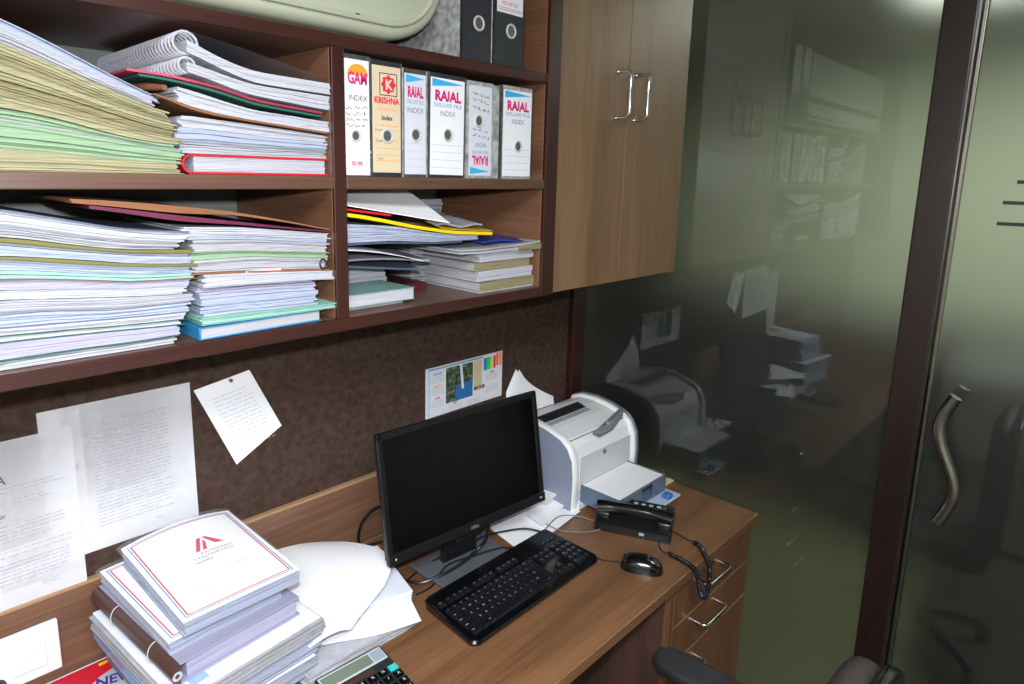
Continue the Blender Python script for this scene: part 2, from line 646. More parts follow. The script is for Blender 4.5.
# ================================================================== the setting
GX = 0.027           # plane of the glass partition
structure(MB().box((-3.2, -3.4, -0.05), (3.2, 1.9, 0.0)).obj('floor', M_FLOOR))
structure(MB().box((-3.2, -3.4, 2.6), (3.2, 1.9, 2.65)).obj('ceiling', M_CEIL))
structure(MB().box((-3.2, 0.0, 0.0), (0.06, 0.08, 2.6)).obj('wall_front', M_WALL))
structure(MB().box((-3.28, -3.4, 0.0), (-3.2, 0.08, 2.6)).obj('wall_left', M_WALL))
structure(MB().box((-3.2, -3.48, 0.0), (3.2, -3.4, 2.6)).obj('wall_rear', M_WALL))
structure(MB().box((0.06, 1.8, 0.0), (3.2, 1.88, 2.6)).obj('wall_next_room_end', M_BACKWALL2))
structure(MB().box((2.6, -3.4, 0.0), (2.68, 1.8, 2.6)).obj('wall_next_room', M_BACKWALL))

# glass partition
def glass_box(a, b, parent):
    o = MB().box(a, b).obj('glass_pane', M_GLASS, parent)
    o.data.materials.append(M_GLASSB)
    for f in o.data.polygons:
        if f.normal.x > 0.5:
            f.material_index = 1
    return o


part = bpy.data.objects.new('wall_right', None)
COL.objects.link(part)
structure(part)
glass_box((GX, -1.03, 0.0), (GX + 0.01, 0.0, 2.6), part)
MB().box((GX - 0.05, -1.092, 0.0), (GX + 0.05, -1.022, 2.6), 0.004).obj('post', W_POST, part)
MB().box((GX - 0.03, -3.4, 2.42), (GX + 0.03, 0.0, 2.6)).obj('top_rail', W_POST, part)
glass_box((GX - 0.004, -3.4, 0.0), (GX + 0.008, -2.0, 2.42), part)
o = MB().box((-0.045, -0.03, 0.94), (0.0265, 0.0, 2.45), 0.003).obj('trim_1', W_MAHOGV)
structure(o)

# glass door with etched pane and an S pull
door = bpy.data.objects.new('door_1', None)
COL.objects.link(door)
structure(door)
glass_box((GX - 0.004, -1.99, 0.02), (GX + 0.008, -1.104, 2.41), door)
MB().box((GX - 0.010, -1.103, 0.02), (GX + 0.012, -1.094, 2.41), 0.002).obj('edge_strip', M_STEEL, door)
for k, (zz, ya) in enumerate(((1.758, -1.205), (1.711, -1.185), (1.663, -1.18))):
    MB().box((GX - 0.0055, -1.75, zz - 0.004), (GX - 0.004, ya, zz + 0.004)).obj('clear_stripe', M_CLEARG, door)
hp = []
for i in range(25):
    t = i / 24
    z = 0.925 + 0.325 * t
    hp.append((GX - 0.055, -1.158 + 0.024 * sin((t - 0.5) * 2 * pi) * (1 if True else 0) - 0.004, z))
h_ = MB().tube(hp, 0.0135, 14).obj('handle', M_STEEL, door, True)
for zz in (0.965, 1.21):
    t = (zz - 0.925) / 0.325
    yy = -1.158 + 0.024 * sin((t - 0.5) * 2 * pi) - 0.004
    MB().cyl((GX - 0.055, yy, zz), (GX - 0.002, yy, zz), 0.007).obj('standoff', M_CHROME, h_, True)
MB().box((GX - 0.014, -1.97, 0.02), (GX + 0.018, -1.13, 0.1), 0.003).obj('bottom_patch', M_STEEL, door)

# furniture of the room behind the glass, seen as dark blurs
nt_ = thing('counter', 'dark counter standing in the room behind the etched glass', 'counter', (1.85, -0.2, 0))
MB().box((-0.38, -1.0, 1.02), (0.38, 1.0, 1.06), 0.005).obj('worktop', M_BLACKM, nt_)
MB().box((-0.35, -0.98, 0.06), (0.35, 0.98, 1.02), 0.003).obj('cabinet_body', M_DARKC, nt_)
MB().box((-0.33, -0.96, 0.0), (0.33, 0.96, 0.06)).obj('plinth', M_BLACKM, nt_)
nt_ = thing('low_cabinet', 'dark low cabinet behind the glass door, blurred by the etched pane', 'cabinet', (1.05, -1.65, 0))
MB().box((-0.30, -0.72, 0.05), (0.30, 0.62, 1.10), 0.004).obj('cabinet_body', M_DARKC, nt_)
MB().box((-0.31, -0.74, 1.10), (0.31, 0.64, 1.13), 0.004).obj('top', M_BLACKM, nt_)
MB().box((-0.27, -0.70, 0.0), (0.27, 0.60, 0.05)).obj('plinth', M_BLACKM, nt_)
nt_ = thing('sideboard', 'tall dark sideboard at the far end of the room behind the glass', 'cabinet', (1.15, 1.25, 0))
MB().box((-1.05, -0.35, 0.05), (1.05, 0.4, 1.32), 0.004).obj('cabinet_body', M_DARKC, nt_)
MB().box((-1.07, -0.37, 1.32), (1.07, 0.42, 1.35), 0.004).obj('top', M_BLACKM, nt_)
MB().box((-1.0, -0.3, 0.0), (1.0, 0.38, 0.05)).obj('plinth', M_BLACKM, nt_)

# ================================================================== wall shelf
ZB, TB, ZM, TM, ZT, TT = 1.4848, 0.0246, 1.741, 0.0222, 1.9801, 0.0216
YF = -0.394
XL = -2.30
sh = thing('wall_shelf', 'brown laminate wall shelf with mahogany edges packed with papers and files', 'shelf', (-1.45, 0, ZB - TB))


def sbox(a, b, name, m, parent=sh, bev=0.0015, off=(-1.45, 0, ZB - TB)):
    a = tuple(a[i] - off[i] for i in range(3))
    b = tuple(b[i] - off[i] for i in range(3))
    return MB().box(a, b, bev).obj(name, m, parent)


sbox((XL, YF + 0.008, ZB - TB), (-0.667, -0.001, ZB), 'bottom_board', W_SHELF)
sbox((XL, YF, ZB - TB), (-0.667, YF + 0.008, ZB), 'board_edge', W_MAHOG)
sbox((XL, YF, ZM - TM), (-1.239, -0.001, ZM), 'middle_board', W_SHELF)
sbox((-1.213, YF, ZM - TM), (-0.667, -0.001, ZM), 'middle_board', W_SHELF)
sbox((XL, YF + 0.008, ZT - TT), (-0.667, -0.001, ZT), 'top_board', W_SHELF)
sbox((XL, YF, ZT - TT), (-0.667, YF + 0.008, ZT), 'board_edge', W_MAHOG)
sbox((-1.239, YF + 0.008, ZB), (-1.213, -0.001, ZT - TT), 'divider', W_SIDE)
sbox((-1.239, YF, ZB), (-1.213, YF + 0.008, ZT - TT), 'divider_edge', W_MAHOGV)
sbox((-0.667, YF + 0.008, ZB - TB), (-0.622, -0.001, 2.45), 'side_panel', W_SIDE)
sbox((-0.667, YF - 0.002, ZB - TB), (-0.622, YF + 0.008, 2.45), 'panel_edge', W_MAHOGV)
sbox((XL - 0.03, YF, ZB - TB), (XL, -0.001, 2.45), 'side_panel', W_SIDE)
sbox((XL, YF, 2.43), (-0.667, -0.001, 2.45), 'upper_board', W_SHELF)
sbox((XL, -0.006, ZB), (-0.667, -0.0005, 2.43), 'back_panel', M_DARKIN)

# ================================================================== wall cabinet
cb = thing('wall_cabinet', 'tall walnut wall cabinet with two doors and chrome pulls', 'cabinet', (-0.3347, 0, 1.464))
c0 = (-0.3347, 0, 1.464)
sbox((-0.620, -0.375, 1.464), (-0.024, -0.001, 2.45), 'body', W_DOORE, cb, off=c0)
for a, b, hx in ((-0.621, -0.3362, -0.385), (-0.3332, -0.022, -0.300)):
    d = sbox((a, YF, 1.464), (b, -0.3755, 2.45), 'door', W_DOOR, cb, off=c0)
    pts = []
    z0, z1, yo = 1.902, 2.018, YF - 0.040
    r = 0.012
    raw = [(YF - 0.001, z1), (yo + r, z1), (yo + r * .3, z1 - r * .3), (yo, z1 - r), (yo, z0 + r), (yo + r * .3, z0 + r * .3), (yo + r, z0), (YF - 0.001, z0)]
    hd = MB().tube([(hx - c0[0], y, z - c0[2]) for y, z in raw], 0.0052, 12)
    hd = hd.obj('handle', M_CHROME, d, True)
    for zz in (z0, z1):
        MB().cyl((hx - c0[0], YF - 0.004, zz - c0[2]), (hx - c0[0], YF + 0.0002, zz - c0[2]), 0.009).obj('rosette', M_CHROME, hd, True)

# ================================================================== pinboard and backboard
MB_p = MB().box((-3.2 + 0.02, -0.006, 0.94), (-0.046, -0.0005, 1.459))
tag(MB_p.obj('pinboard', M_PIN), 'dark brown cloth pinboard fixed to wall below the shelf', 'pinboard')
bb = thing('backboard', 'walnut upstand board with pale top edge behind the desk', 'panel', (-1.5, 0, 0.75))
MB().box((-1.6, -0.016, 0.0), (1.5, -0.0005, 0.182)).obj('board', W_BACK, bb)
MB().box((-1.6, -0.019, 0.182), (1.5, -0.0005, 0.189), 0.001).obj('lip', W_LIP, bb)

# ================================================================== desk
dk = thing('desk', 'long walnut laminate desk running along the wall under the shelf', 'desk', (-1.4, -0.35, 0))
MB().box((-1.7, -0.362, 0.722), (1.423, 0.332, 0.75), 0.002).obj('desktop', W_DESK, dk)
MB().box((-1.7, -0.30, 0.0), (-1.67, 0.30, 0.722)).obj('side_panel', W_DESKV, dk)
MB().box((-1.67, 0.27, 0.3), (0.935, 0.29, 0.722)).obj('modesty_panel', W_DESKV, dk)

pd = thing('drawer_pedestal', 'walnut drawer pedestal with chrome handles under the desk end beside the glass', 'drawer cabinet', (-0.22, -0.35, 0))
p0 = (-0.22, -0.35, 0)


def pbox(a, b, name, m, parent=pd, bev=0.001):
    return sbox(a, b, name, m, parent, bev, p0)


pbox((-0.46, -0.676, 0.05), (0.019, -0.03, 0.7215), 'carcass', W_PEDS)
pbox((-0.46, -0.692, 0.05), (-0.442, -0.676, 0.7215), 'stile', W_DESKV)
pbox((-0.44, -0.62, 0.0), (0.0, -0.05, 0.05), 'plinth', M_BLACKM)
for k, (za, zb, hx0, hx1, hz) in enumerate(((0.589, 0.7195, -0.32, -0.19, 0.675), (0.4725, 0.5865, -0.32, -0.19, 0.552), (0.055, 0.470, -0.425, -0.3, 0.435))):
    dr = pbox((-0.440, -0.694, za), (0.019, -0.6762, zb), 'drawer' if k < 2 else 'door', W_DESKV)
    pbox((-0.440, -0.6945, za), (0.019, -0.6935, za + 0.0022), 'edge_line', W_LIP, dr, 0)
    yo = -0.694 - 0.036
    r = 0.012
    raw = [(hx0, -0.6945), (hx0, yo + r), (hx0 + r * .3, yo + r * .3), (hx0 + r, yo), (hx1 - r, yo), (hx1 - r * .3, yo + r * .3), (hx1, yo + r), (hx1, -0.6945)]
    h = MB().tube([(x - p0[0], y - p0[1], hz) for x, y in raw], 0.005, 12).obj('handle', M_CHROME, dr, True)
    if k == 0:
        MB().cyl((-0.24 - p0[0], -0.70 - p0[1], 0.702), (-0.24 - p0[0], -0.694 - p0[1], 0.702), 0.009).obj('lock', M_CHROME, dr, True)

# ================================================================== air conditioner (split unit above the shelf)
ac = thing('air_conditioner', 'ivory split air conditioner mounted above the shelf', 'air conditioner', (-1.45, -0.2, 2.0))


def ac_outline(x0, x1, z0, z1, r, n=10):
    P = [(x0, z1), (x0, z0)]
    for i in range(n + 1):
        a = -pi / 2 + (pi / 2) * i / n
        P.append((x1 - r + r * cos(a), z0 + r * 0.8 + r * 0.8 * sin(a)))
    P.append((x1, z1))
    return P


P = ac_outline(-0.7, 0.513, 0.0, 0.29, 0.15)
MB().poly([(x, -0.14, z) for x, z in P], (0, 0.3335, 0), 0.02, 4).obj('body', M_ACW, ac, True)
# raised seam line running round the lower corner, and the louver slot
seam = []
for i in range(13):
    a = -pi / 2 + (pi / 2) * i / 12
    seam.append((0.485 - 0.12 + 0.12 * cos(a), -0.143, 0.026 + 0.10 + 0.10 * sin(a)))
seam = [(-0.68, -0.143, 0.026)] + seam + [(0.485, -0.143, 0.27)]
MB().tube(seam, 0.005, 8).obj('panel_seam', M_ACW, ac, True)
MB().poly([(-0.68, -0.1425, 0.08), (0.40, -0.1425, 0.08), (0.435, -0.1425, 0.10), (0.435, -0.1425, 0.118), (0.37, -0.1425, 0.104), (-0.68, -0.1425, 0.104)], (0, 0.02, 0)).obj('louver_slot', M_ACD, ac)
MB().cyl((0.30, -0.146, 0.028), (0.30, -0.14, 0.028), 0.005).obj('screw_cap', M_ACD, ac)

# ================================================================== papers and files on the shelf, upper left
G1 = 'paper files in the left pile of the upper left compartment'
bot = [(-1.90, 1.7412), (-1.45, 1.7412)]
top = [(-1.90, 1.965), (-1.80, 1.957), (-1.713, 1.934), (-1.648, 1.908), (-1.590, 1.880), (-1.515, 1.848), (-1.45, 1.84)]
green_stack = [
    (12, 'file', M_CREAM, 'lowest cream file of the left pile on the upper left shelf', 'file', -0.02, -0.002, (M_CREAMD, None), 0.002),
    (10, 'file', M_CREAM, 'cream file with green sheet edge, second from the bottom of the left pile', 'file', -0.03, -0.004, (None, M_GREENP), 0.0),
    (12, 'file', M_GREENP, 'pale green file directly above the bottom cream files in the upper left pile', 'file', -0.02, 0.0, (M_CREAMD, None), 0.004),
    (15, 'file', M_GREENP, 'thick pale green file in the middle of the upper left pile', 'file', -0.03, 0.004, None, 0.0),
    (11, 'file', M_GREENP, 'topmost pale green file under the tan bundles at upper left', 'file', -0.02, -0.004, (M_GREYP, None), 0.003),
    (13, 'file', M_CREAM, 'cream bundle resting on the topmost pale green file', 'file', -0.02, 0.0, (None, M_CREAMD), 0.0),
    (14, 'file', M_CREAMD, 'tan paper bundle in the middle of the aged yellow files', 'file', -0.03, -0.006, None, 0.005),
    (14, 'file', M_CREAM, 'cream bundle with ragged edges, third below the white papers at upper left', 'file', -0.02, -0.003, (M_CREAMD, None), 0.0),
    (12, 'file', M_CREAMD, 'tan bundle second below the white papers at upper left', 'file', -0.02, -0.008, None, 0.004),
    (10, 'file', M_CREAM, 'cream bundle lying right under the white papers at upper left', 'file', -0.02, -0.016, (None, M_CREAMD), 0.0),
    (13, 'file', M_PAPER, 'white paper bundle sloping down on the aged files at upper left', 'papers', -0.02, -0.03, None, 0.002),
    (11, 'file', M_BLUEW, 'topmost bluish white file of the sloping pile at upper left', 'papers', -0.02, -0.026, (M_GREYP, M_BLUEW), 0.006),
]
for o in shelf_stack(green_stack, -1.79, -1.492, -0.378, -0.09, bot, top, 11):
    o['group'] = G1

# right pile of the upper left compartment -------------------------------------------------
rb = thing('book', 'red hardcover book lying at the bottom of the pile beside the divider', 'book', (-1.352, -0.24, 1.7412))
MB().box((-0.123, -0.135, 0.0), (0.113, 0.135, 0.0035), 0.001).obj('cover', M_RED, rb)
MB().box((-0.123, -0.135, 0.0265), (0.113, 0.135, 0.030), 0.001).obj('cover', M_RED, rb)
MB().poly([(-0.121 - 0.0150 * cos(a), -0.135, 0.015 + 0.0150 * sin(a)) for a in [-pi / 2 + pi * k / 12 for k in range(13)]] + [(-0.121 - 0.0118 * cos(a), -0.135, 0.015 + 0.0118 * sin(a)) for a in [pi / 2 - pi * k / 12 for k in range(13)]], (0, 0.27, 0)).obj('spine', M_RED, rb, True)
layer_pile(MB_(rb), -1.36 - 0.118, -1.36 + 0.108, -0.24 - 0.132, -0.24 + 0.13, [(-2, 1.7449), (0, 1.7449)], [(-2, 1.7675), (0, 1.7675)], Vector((-1.36, -0.24, 1.7412)), random.Random(3), sheet=0.002, jit=0.0006, rough=0.0003).done('pages', M_PAPERW)

botr = [(-1.487, 1.772), (-1.24, 1.771)]
topr = [(-1.52, 1.865), (-1.487, 1.8685), (-1.44, 1.862), (-1.39, 1.848), (-1.33, 1.838), (-1.24, 1.837)]
shelf_stack([
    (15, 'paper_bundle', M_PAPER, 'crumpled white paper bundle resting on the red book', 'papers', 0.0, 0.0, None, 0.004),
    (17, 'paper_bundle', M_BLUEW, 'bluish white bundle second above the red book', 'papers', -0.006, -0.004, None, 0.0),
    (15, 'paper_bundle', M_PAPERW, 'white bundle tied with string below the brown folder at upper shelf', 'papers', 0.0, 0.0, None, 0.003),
], -1.487, -1.240, -0.376, -0.11, botr, [(-1.52, 1.825), (-1.487, 1.828), (-1.44, 1.826), (-1.24, 1.811)], 21)
bf = thing('folder', 'brown kraft folder folded round white papers beside the cream pile, upper shelf', 'folder', (-1.37, -0.24, 1.825))
fo = Vector((-1.37, -0.24, 1.825))
c_lo = [(-1.55, 1.855), (-1.51, 1.850), (-1.487, 1.838), (-1.44, 1.829), (-1.24, 1.8125)]
c_hi = [(-1.53, 1.872), (-1.50, 1.871), (-1.47, 1.867), (-1.43, 1.858), (-1.38, 1.846), (-1.24, 1.8365)]
layer_pile(MB_(bf), -1.525, -1.245, -0.385, -0.12, c_lo, mixc(c_lo, c_hi, 0.12), fo, random.Random(5), sheet=0.02, jit=0.0005).done('cover', M_BROWNF)
layer_pile(MB_(bf), -1.492, -1.238, -0.380, -0.12, mixc(c_lo, c_hi, 0.14), mixc(c_lo, c_hi, 0.90), fo, random.Random(6), jit=0.003).done('pages', M_PAPERW)
MB().tube([(-0.140, -0.148, 0.0375), (-0.150, -0.10, 0.041), (-0.155, 0.0, 0.044), (-0.155, 0.10, 0.044)], [0.004, 0.006, 0.006, 0.006], 12).obj('folded_edge', M_BROWNF, bf, True)
# green and pink folders
for nm, mm, a, b, lab, xo in (('folder', M_TEALG, 0.15, 0.5, 'dark green card folder beneath the pink one under the spiral reports', -1.535), ('folder', M_PINKF, 0.62, 0.98, 'pink card folder lying right beneath the spiral bound reports', -1.55)):
    lo = [(-1.56, 1.876), (-1.50, 1.874), (-1.46, 1.868), (-1.42, 1.862), (-1.37, 1.850), (-1.24, 1.839)]
    hi = [(-1.56, 1.887), (-1.50, 1.8855), (-1.46, 1.881), (-1.42, 1.876), (-1.37, 1.862), (-1.24, 1.8515)]
    o = layer_pile(MB(), xo, -1.245, -0.365, -0.10, mixc(lo, hi, a), mixc(lo, hi, b), fo, random.Random(8), sheet=0.004, jit=0.004).obj(nm, mm, loc=fo)
    tag(o, lab, 'folder')


def spiral_report(label, lo, hi, x0, x1, yf, yb, R, cx, cz, filmtop, seed):
    org = Vector(((x0 + x1) / 2, (yf + yb) / 2, interp(lo, (x0 + x1) / 2)))
    rt = thing('spiral_report', label, 'report', org, group='spiral bound reports on the upper left shelf')
    layer_pile(MB_(rt), x0, x1, yf, yb, lo, mixc(lo, hi, 0.94), org, random.Random(seed), sheet=0.003, jit=0.0008, rough=0.0004).done('pages', M_PAPERW)
    rings = MB()
    n = int((yb - yf) / 0.0135)
    for k in range(n):
        y = yf + 0.006 + k * 0.0135
        cp = [(cx + R * cos(a) - org.x, y + 0.0030 * (j / 13) - org.y, cz + R * 0.92 * sin(a) - org.z) for j, a in enumerate([2 * pi * q / 14 for q in range(14)])]
        rings.tube(cp, 0.0021, 6, closed=True)
    rings.obj('spiral_binding', M_PAPERW, rt, True)
    if filmtop:
        g = MB()
        g.grid(16, 4, lambda u, v: Vector((x0 + 0.004 + (x1 - x0) * u, yf + (yb - yf) * v, filmtop(u, v))) - org)
        g.obj('clear_cover', M_FILM, rt, True)
    else:
        g = MB()
        g.grid(16, 2, lambda u, v: Vector((x0 + 0.004 + (x1 - x0) * u, yf + (yb - yf) * v, smoothed(hi, x0 + (x1 - x0) * u))) - org)
        g.obj('clear_cover', M_FILM, rt, True)
    return rt


lo = [(-1.52, 1.892), (-1.475, 1.889), (-1.44, 1.880), (-1.39, 1.866), (-1.24, 1.8525)]
hi = [(-1.52, 1.907), (-1.475, 1.904), (-1.44, 1.895), (-1.38, 1.882), (-1.24, 1.877)]
spiral_report('lower of the two white spiral bound reports on the upper left shelf', lo, hi, -1.476, -1.240, -0.386, -0.035, 0.0118, -1.474, 1.8985, None, 31)
lo2 = [(-1.52, 1.918), (-1.475, 1.917), (-1.44, 1.902), (-1.38, 1.8835), (-1.24, 1.8785)]
hi2 = [(-1.52, 1.938), (-1.475, 1.936), (-1.44, 1.918), (-1.38, 1.902), (-1.24, 1.898)]
spiral_report('upper white spiral bound report with clear plastic cover on the upper left shelf', lo2, hi2, -1.476, -1.240, -0.390, -0.02, 0.0172, -1.476, 1.9290,
              lambda u, v: 1.945 - 0.043 * u ** 1.15 + 0.002 * sin(v * 3), 32)

# ================================================================== lower left compartment, left pile
bot = [(-1.95, 1.4858), (-1.45, 1.4858)]
top = [(-1.90, 1.712), (-1.80, 1.704), (-1.713, 1.694), (-1.66, 1.682), (-1.58, 1.664), (-1.50, 1.656), (-1.45, 1.655)]
low_stack = [
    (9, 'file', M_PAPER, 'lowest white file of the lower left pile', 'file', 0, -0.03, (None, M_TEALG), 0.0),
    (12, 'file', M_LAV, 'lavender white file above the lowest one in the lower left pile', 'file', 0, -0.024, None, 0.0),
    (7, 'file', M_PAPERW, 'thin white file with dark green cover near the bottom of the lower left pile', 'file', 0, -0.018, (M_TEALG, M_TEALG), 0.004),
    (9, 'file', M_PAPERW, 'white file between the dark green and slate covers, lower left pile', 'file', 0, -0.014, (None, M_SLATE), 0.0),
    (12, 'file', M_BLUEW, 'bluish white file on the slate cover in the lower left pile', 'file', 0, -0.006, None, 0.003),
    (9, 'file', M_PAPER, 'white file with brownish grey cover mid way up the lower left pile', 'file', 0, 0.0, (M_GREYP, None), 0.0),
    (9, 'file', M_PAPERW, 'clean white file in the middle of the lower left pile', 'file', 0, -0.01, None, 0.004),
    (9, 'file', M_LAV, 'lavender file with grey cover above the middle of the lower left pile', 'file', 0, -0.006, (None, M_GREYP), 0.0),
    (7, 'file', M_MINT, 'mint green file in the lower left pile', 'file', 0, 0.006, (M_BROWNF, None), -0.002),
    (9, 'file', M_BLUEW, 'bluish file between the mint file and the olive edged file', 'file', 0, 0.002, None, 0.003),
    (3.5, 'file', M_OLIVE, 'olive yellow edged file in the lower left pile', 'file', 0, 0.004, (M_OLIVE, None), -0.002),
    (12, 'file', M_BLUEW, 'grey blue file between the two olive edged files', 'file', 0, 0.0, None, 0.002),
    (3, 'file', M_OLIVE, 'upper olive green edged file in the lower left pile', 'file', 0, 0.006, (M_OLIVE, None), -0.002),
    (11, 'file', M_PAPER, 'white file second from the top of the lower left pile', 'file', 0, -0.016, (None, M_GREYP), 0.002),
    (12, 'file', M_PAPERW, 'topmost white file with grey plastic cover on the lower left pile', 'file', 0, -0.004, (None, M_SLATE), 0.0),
]
for o in shelf_stack(low_stack, -1.80, -1.488, -0.380, -0.10, bot, top, 13):
    o['group'] = 'files in the left pile of the lower left compartment'

# lower left compartment, right pile -----------------------------------------------------
bk = thing('book', 'blue book at the bottom of the lower pile next to the divider', 'book', (-1.38, -0.25, 1.4858), (0, 0, 0.03))
MB().box((-0.108, -0.14, 0.0), (0.108, 0.14, 0.002), 0.0005).obj('cover', M_BLUEB, bk)
MB().box((-0.108, -0.14, 0.018), (0.108, 0.14, 0.020), 0.0005).obj('cover', M_BLUEB, bk)
MB().box((-0.110, -0.14, 0.0), (-0.107, 0.14, 0.020), 0.0008).obj('spine', M_BLUEB, bk)
MB().box((-0.106, -0.137, 0.002), (0.106, 0.138, 0.018)).obj('pages', M_PAPER, bk)

bot = [(-1.49, 1.5085), (-1.35, 1.507), (-1.25, 1.5065), (-1.2, 1.506)]
top = [(-1.49, 1.662), (-1.40, 1.658), (-1.33, 1.650), (-1.24, 1.640), (-1.2, 1.638)]
right_stack = [
    (8, 'folder', M_MINT, 'pale green plastic folder lying on the blue book', 'folder', 0.01, 0.004, (M_FILMG, M_MINT), -0.008),
    (26, 'paper_bundle', M_BLUEW, 'thick rounded white bundle above the pale green folder', 'papers', 0.014, -0.028, None, 0.002),
    (8, 'paper_bundle', M_LAV, 'thin lavender paper bundle on the thick rounded white bundle', 'papers', 0.010, -0.030, None, 0.004),
    (15, 'paper_bundle', M_PAPERW, 'bright white bundle below the cream register in the lower left compartment', 'papers', 0.018, 0.002, (M_GREYP, None), -0.002),
    (18, 'register', M_PAPER, 'cream register with a wire ring near the divider', 'register', 0.004, -0.006, (M_BROWNF, None), 0.0),
    (8, 'file', M_GREENP, 'thin greenish file on the cream register beside the divider', 'file', 0.0, -0.006, (None, M_GREENP), 0.002),
    (13, 'file', M_PAPER, 'white file with fanned corner under the bluish file by the divider', 'file', 0.004, -0.004, None, 0.0),
    (6, 'file', M_BLUEW, 'bluish file under the maroon folder by the divider', 'file', 0.0, -0.002, (M_SLATE, None), 0.002),
    (9, 'file', M_PAPERW, 'white file directly under the maroon folder', 'file', -0.006, 0.0, None, 0.0),
]
st = shelf_stack(right_stack, -1.487, -1.243, -0.380, -0.11, bot, top, 17)
reg = st[4]
ro = reg.location
MB().tube([(-1.262 - ro.x + 0.006 * cos(a), -0.388 - ro.y, 1.588 - ro.z + 0.0085 * sin(a)) for a in [2 * pi * k / 16 for k in range(16)]], 0.0016, 6, closed=True).obj('wire_ring', M_BLACKM, reg)
MB().box((-1.41 - ro.x, -0.3835 - ro.y, 1.580 - ro.z), (-1.34 - ro.x, -0.3815 - ro.y, 1.587 - ro.z)).obj('pink_slip', mat('pink slip', (244, 190, 190), 0.8), reg)
for nm, mm, lab, lo, hi, xa, xb in (
    ('folder', M_MAROON, 'maroon card folder under the brown folder in the lower left compartment', [(-1.68, 1.7015), (-1.60, 1.690), (-1.50, 1.671), (-1.42, 1.664), (-1.33, 1.653), (-1.24, 1.6425)], [(-1.68, 1.704), (-1.60, 1.695), (-1.50, 1.680), (-1.42, 1.669), (-1.33, 1.656), (-1.24, 1.6445)], -1.62, -1.246),
    ('folder', M_BROWNF, 'brown kraft folder on top of the lower left compartment piles', [(-1.68, 1.705), (-1.60, 1.6965), (-1.50, 1.683), (-1.42, 1.679), (-1.33, 1.664), (-1.24, 1.6455)], [(-1.68, 1.709), (-1.60, 1.704), (-1.50, 1.6945), (-1.42, 1.684), (-1.33, 1.667), (-1.24, 1.6475)], -1.64, -1.244)):
    o = layer_pile(MB(), xa, xb, -0.386, -0.14, lo, hi, Vector((-1.42, -0.26, 1.67)), random.Random(41), sheet=0.004, jit=0.001, nx=20).obj(nm, mm, loc=(-1.42, -0.26, 1.67))
    tag(o, lab, 'folder')

# ================================================================== box files
ZF = 1.7412
M_STEELD = mat('grey lever metal', (120, 120, 116), 0.35, metal=0.6)


def box_file(x, w, h, z0, yf, depth, board, label, labmat, tilt=0.0, side=None, lab_margin=0.006, lab_z=(0.012, 0.96), hole=(0.5, 0.40), hr=0.0115, flip=False):
    rt = thing('box_file', label, 'box file', (x + w / 2, yf + depth / 2, z0), (0, tilt, 0), group='box files in the row beside the divider' if z0 < 1.9 else 'black box files on the top shelf')
    hw, hd = w / 2, depth / 2
    MB().box((-hw, -hd, 0), (-hw + 0.003, hd, h), 0.0008).obj('side_board', side or board, rt)
    MB().box((hw - 0.003, -hd, 0), (hw, hd, h), 0.0008).obj('side_board', side or board, rt)
    MB().box((-hw + 0.003, -hd + 0.0005, 0), (hw - 0.003, -hd + 0.004, h), 0.0008).obj('spine', board, rt)
    MB().box((-hw + 0.006, -hd + 0.01, 0.006), (hw - 0.008, hd - 0.01, h - 0.014)).obj('papers', M_CREAM, rt)
    y = -hd - 0.0006
    if labmat:
        MB().box((-hw + lab_margin, y, h * lab_z[0]), (hw - lab_margin, -hd + 0.0006, h * lab_z[1])).obj('label', labmat, rt)
    hx, hz = -hw + w * hole[0], h * hole[1]
    ring = MB()
    ring.tube([(hx + hr * cos(a), y - 0.0012, hz + hr * sin(a)) for a in [2 * pi * k / 24 for k in range(24)]], 0.0022, 8, closed=True)
    ro_ = ring.obj('finger_ring', M_SILV, rt, True)
    MB().disc((hx, y - 0.0008, hz), hr, 'y', 24).obj('finger_hole', M_STEELD, rt)
    return rt, hw, hd, y


def put_text(rt, s, size, x, z, y, m, squeeze=1.0, bold=0.0, rot=0.0, name='lettering'):
    mb = MB()
    text_mesh(mb, s, size, wallM(x, y - 0.0004, z) @ Matrix.Rotation(rot, 4, 'Z'), squeeze, bold)
    return mb.obj(name, m, rt)


def rule_lines(rt, xs, zs, y, m, t=0.0006, name='ruled_lines'):
    mb = MB()
    for z in zs:
        mb.box((xs[0], y - 0.0003, z - t), (xs[1], y, z + t))
    return mb.obj(name, m, rt)


def scribble(rt, x0, x1, z, y, m, seed, amp=0.003, name='handwriting', slope=0.0):
    rnd = random.Random(seed)
    mb = MB()
    x = x0
    while x < x1:
        L = min(rnd.uniform(0.008, 0.018), x1 - x)
        pts = []
        for k in range(7):
            t = k / 6
            pts.append((x + L * t, y - 0.0006, z + slope * (x - x0 + L * t) + amp * sin(t * rnd.uniform(7, 14) + rnd.random() * 6)))
        mb.tube(pts, 0.00055, 4)
        x += L + rnd.uniform(0.003, 0.006)
    return mb.obj(name, m, rt)


def swoosh(rt, hw, h, y, m, top_=True, name='blue_wedge'):
    z1 = h * 0.945 if top_ else h * 0.045
    z2 = h * 0.87 if top_ else h * 0.12
    mb = MB()
    a = hw - 0.008
    s = 1 if top_ else -1
    pts = [(-a, y - 0.0005, z1), (-a, y - 0.0005, z2), (-a * 0.2, y - 0.0005, z2 + s * 0.004), (a, y - 0.0005, z1 - s * 0.006)]
    mb.poly(pts, (0, 0.0003, 0))
    return mb.obj(name, m, rt)


H = 0.2155
DEP = 0.27
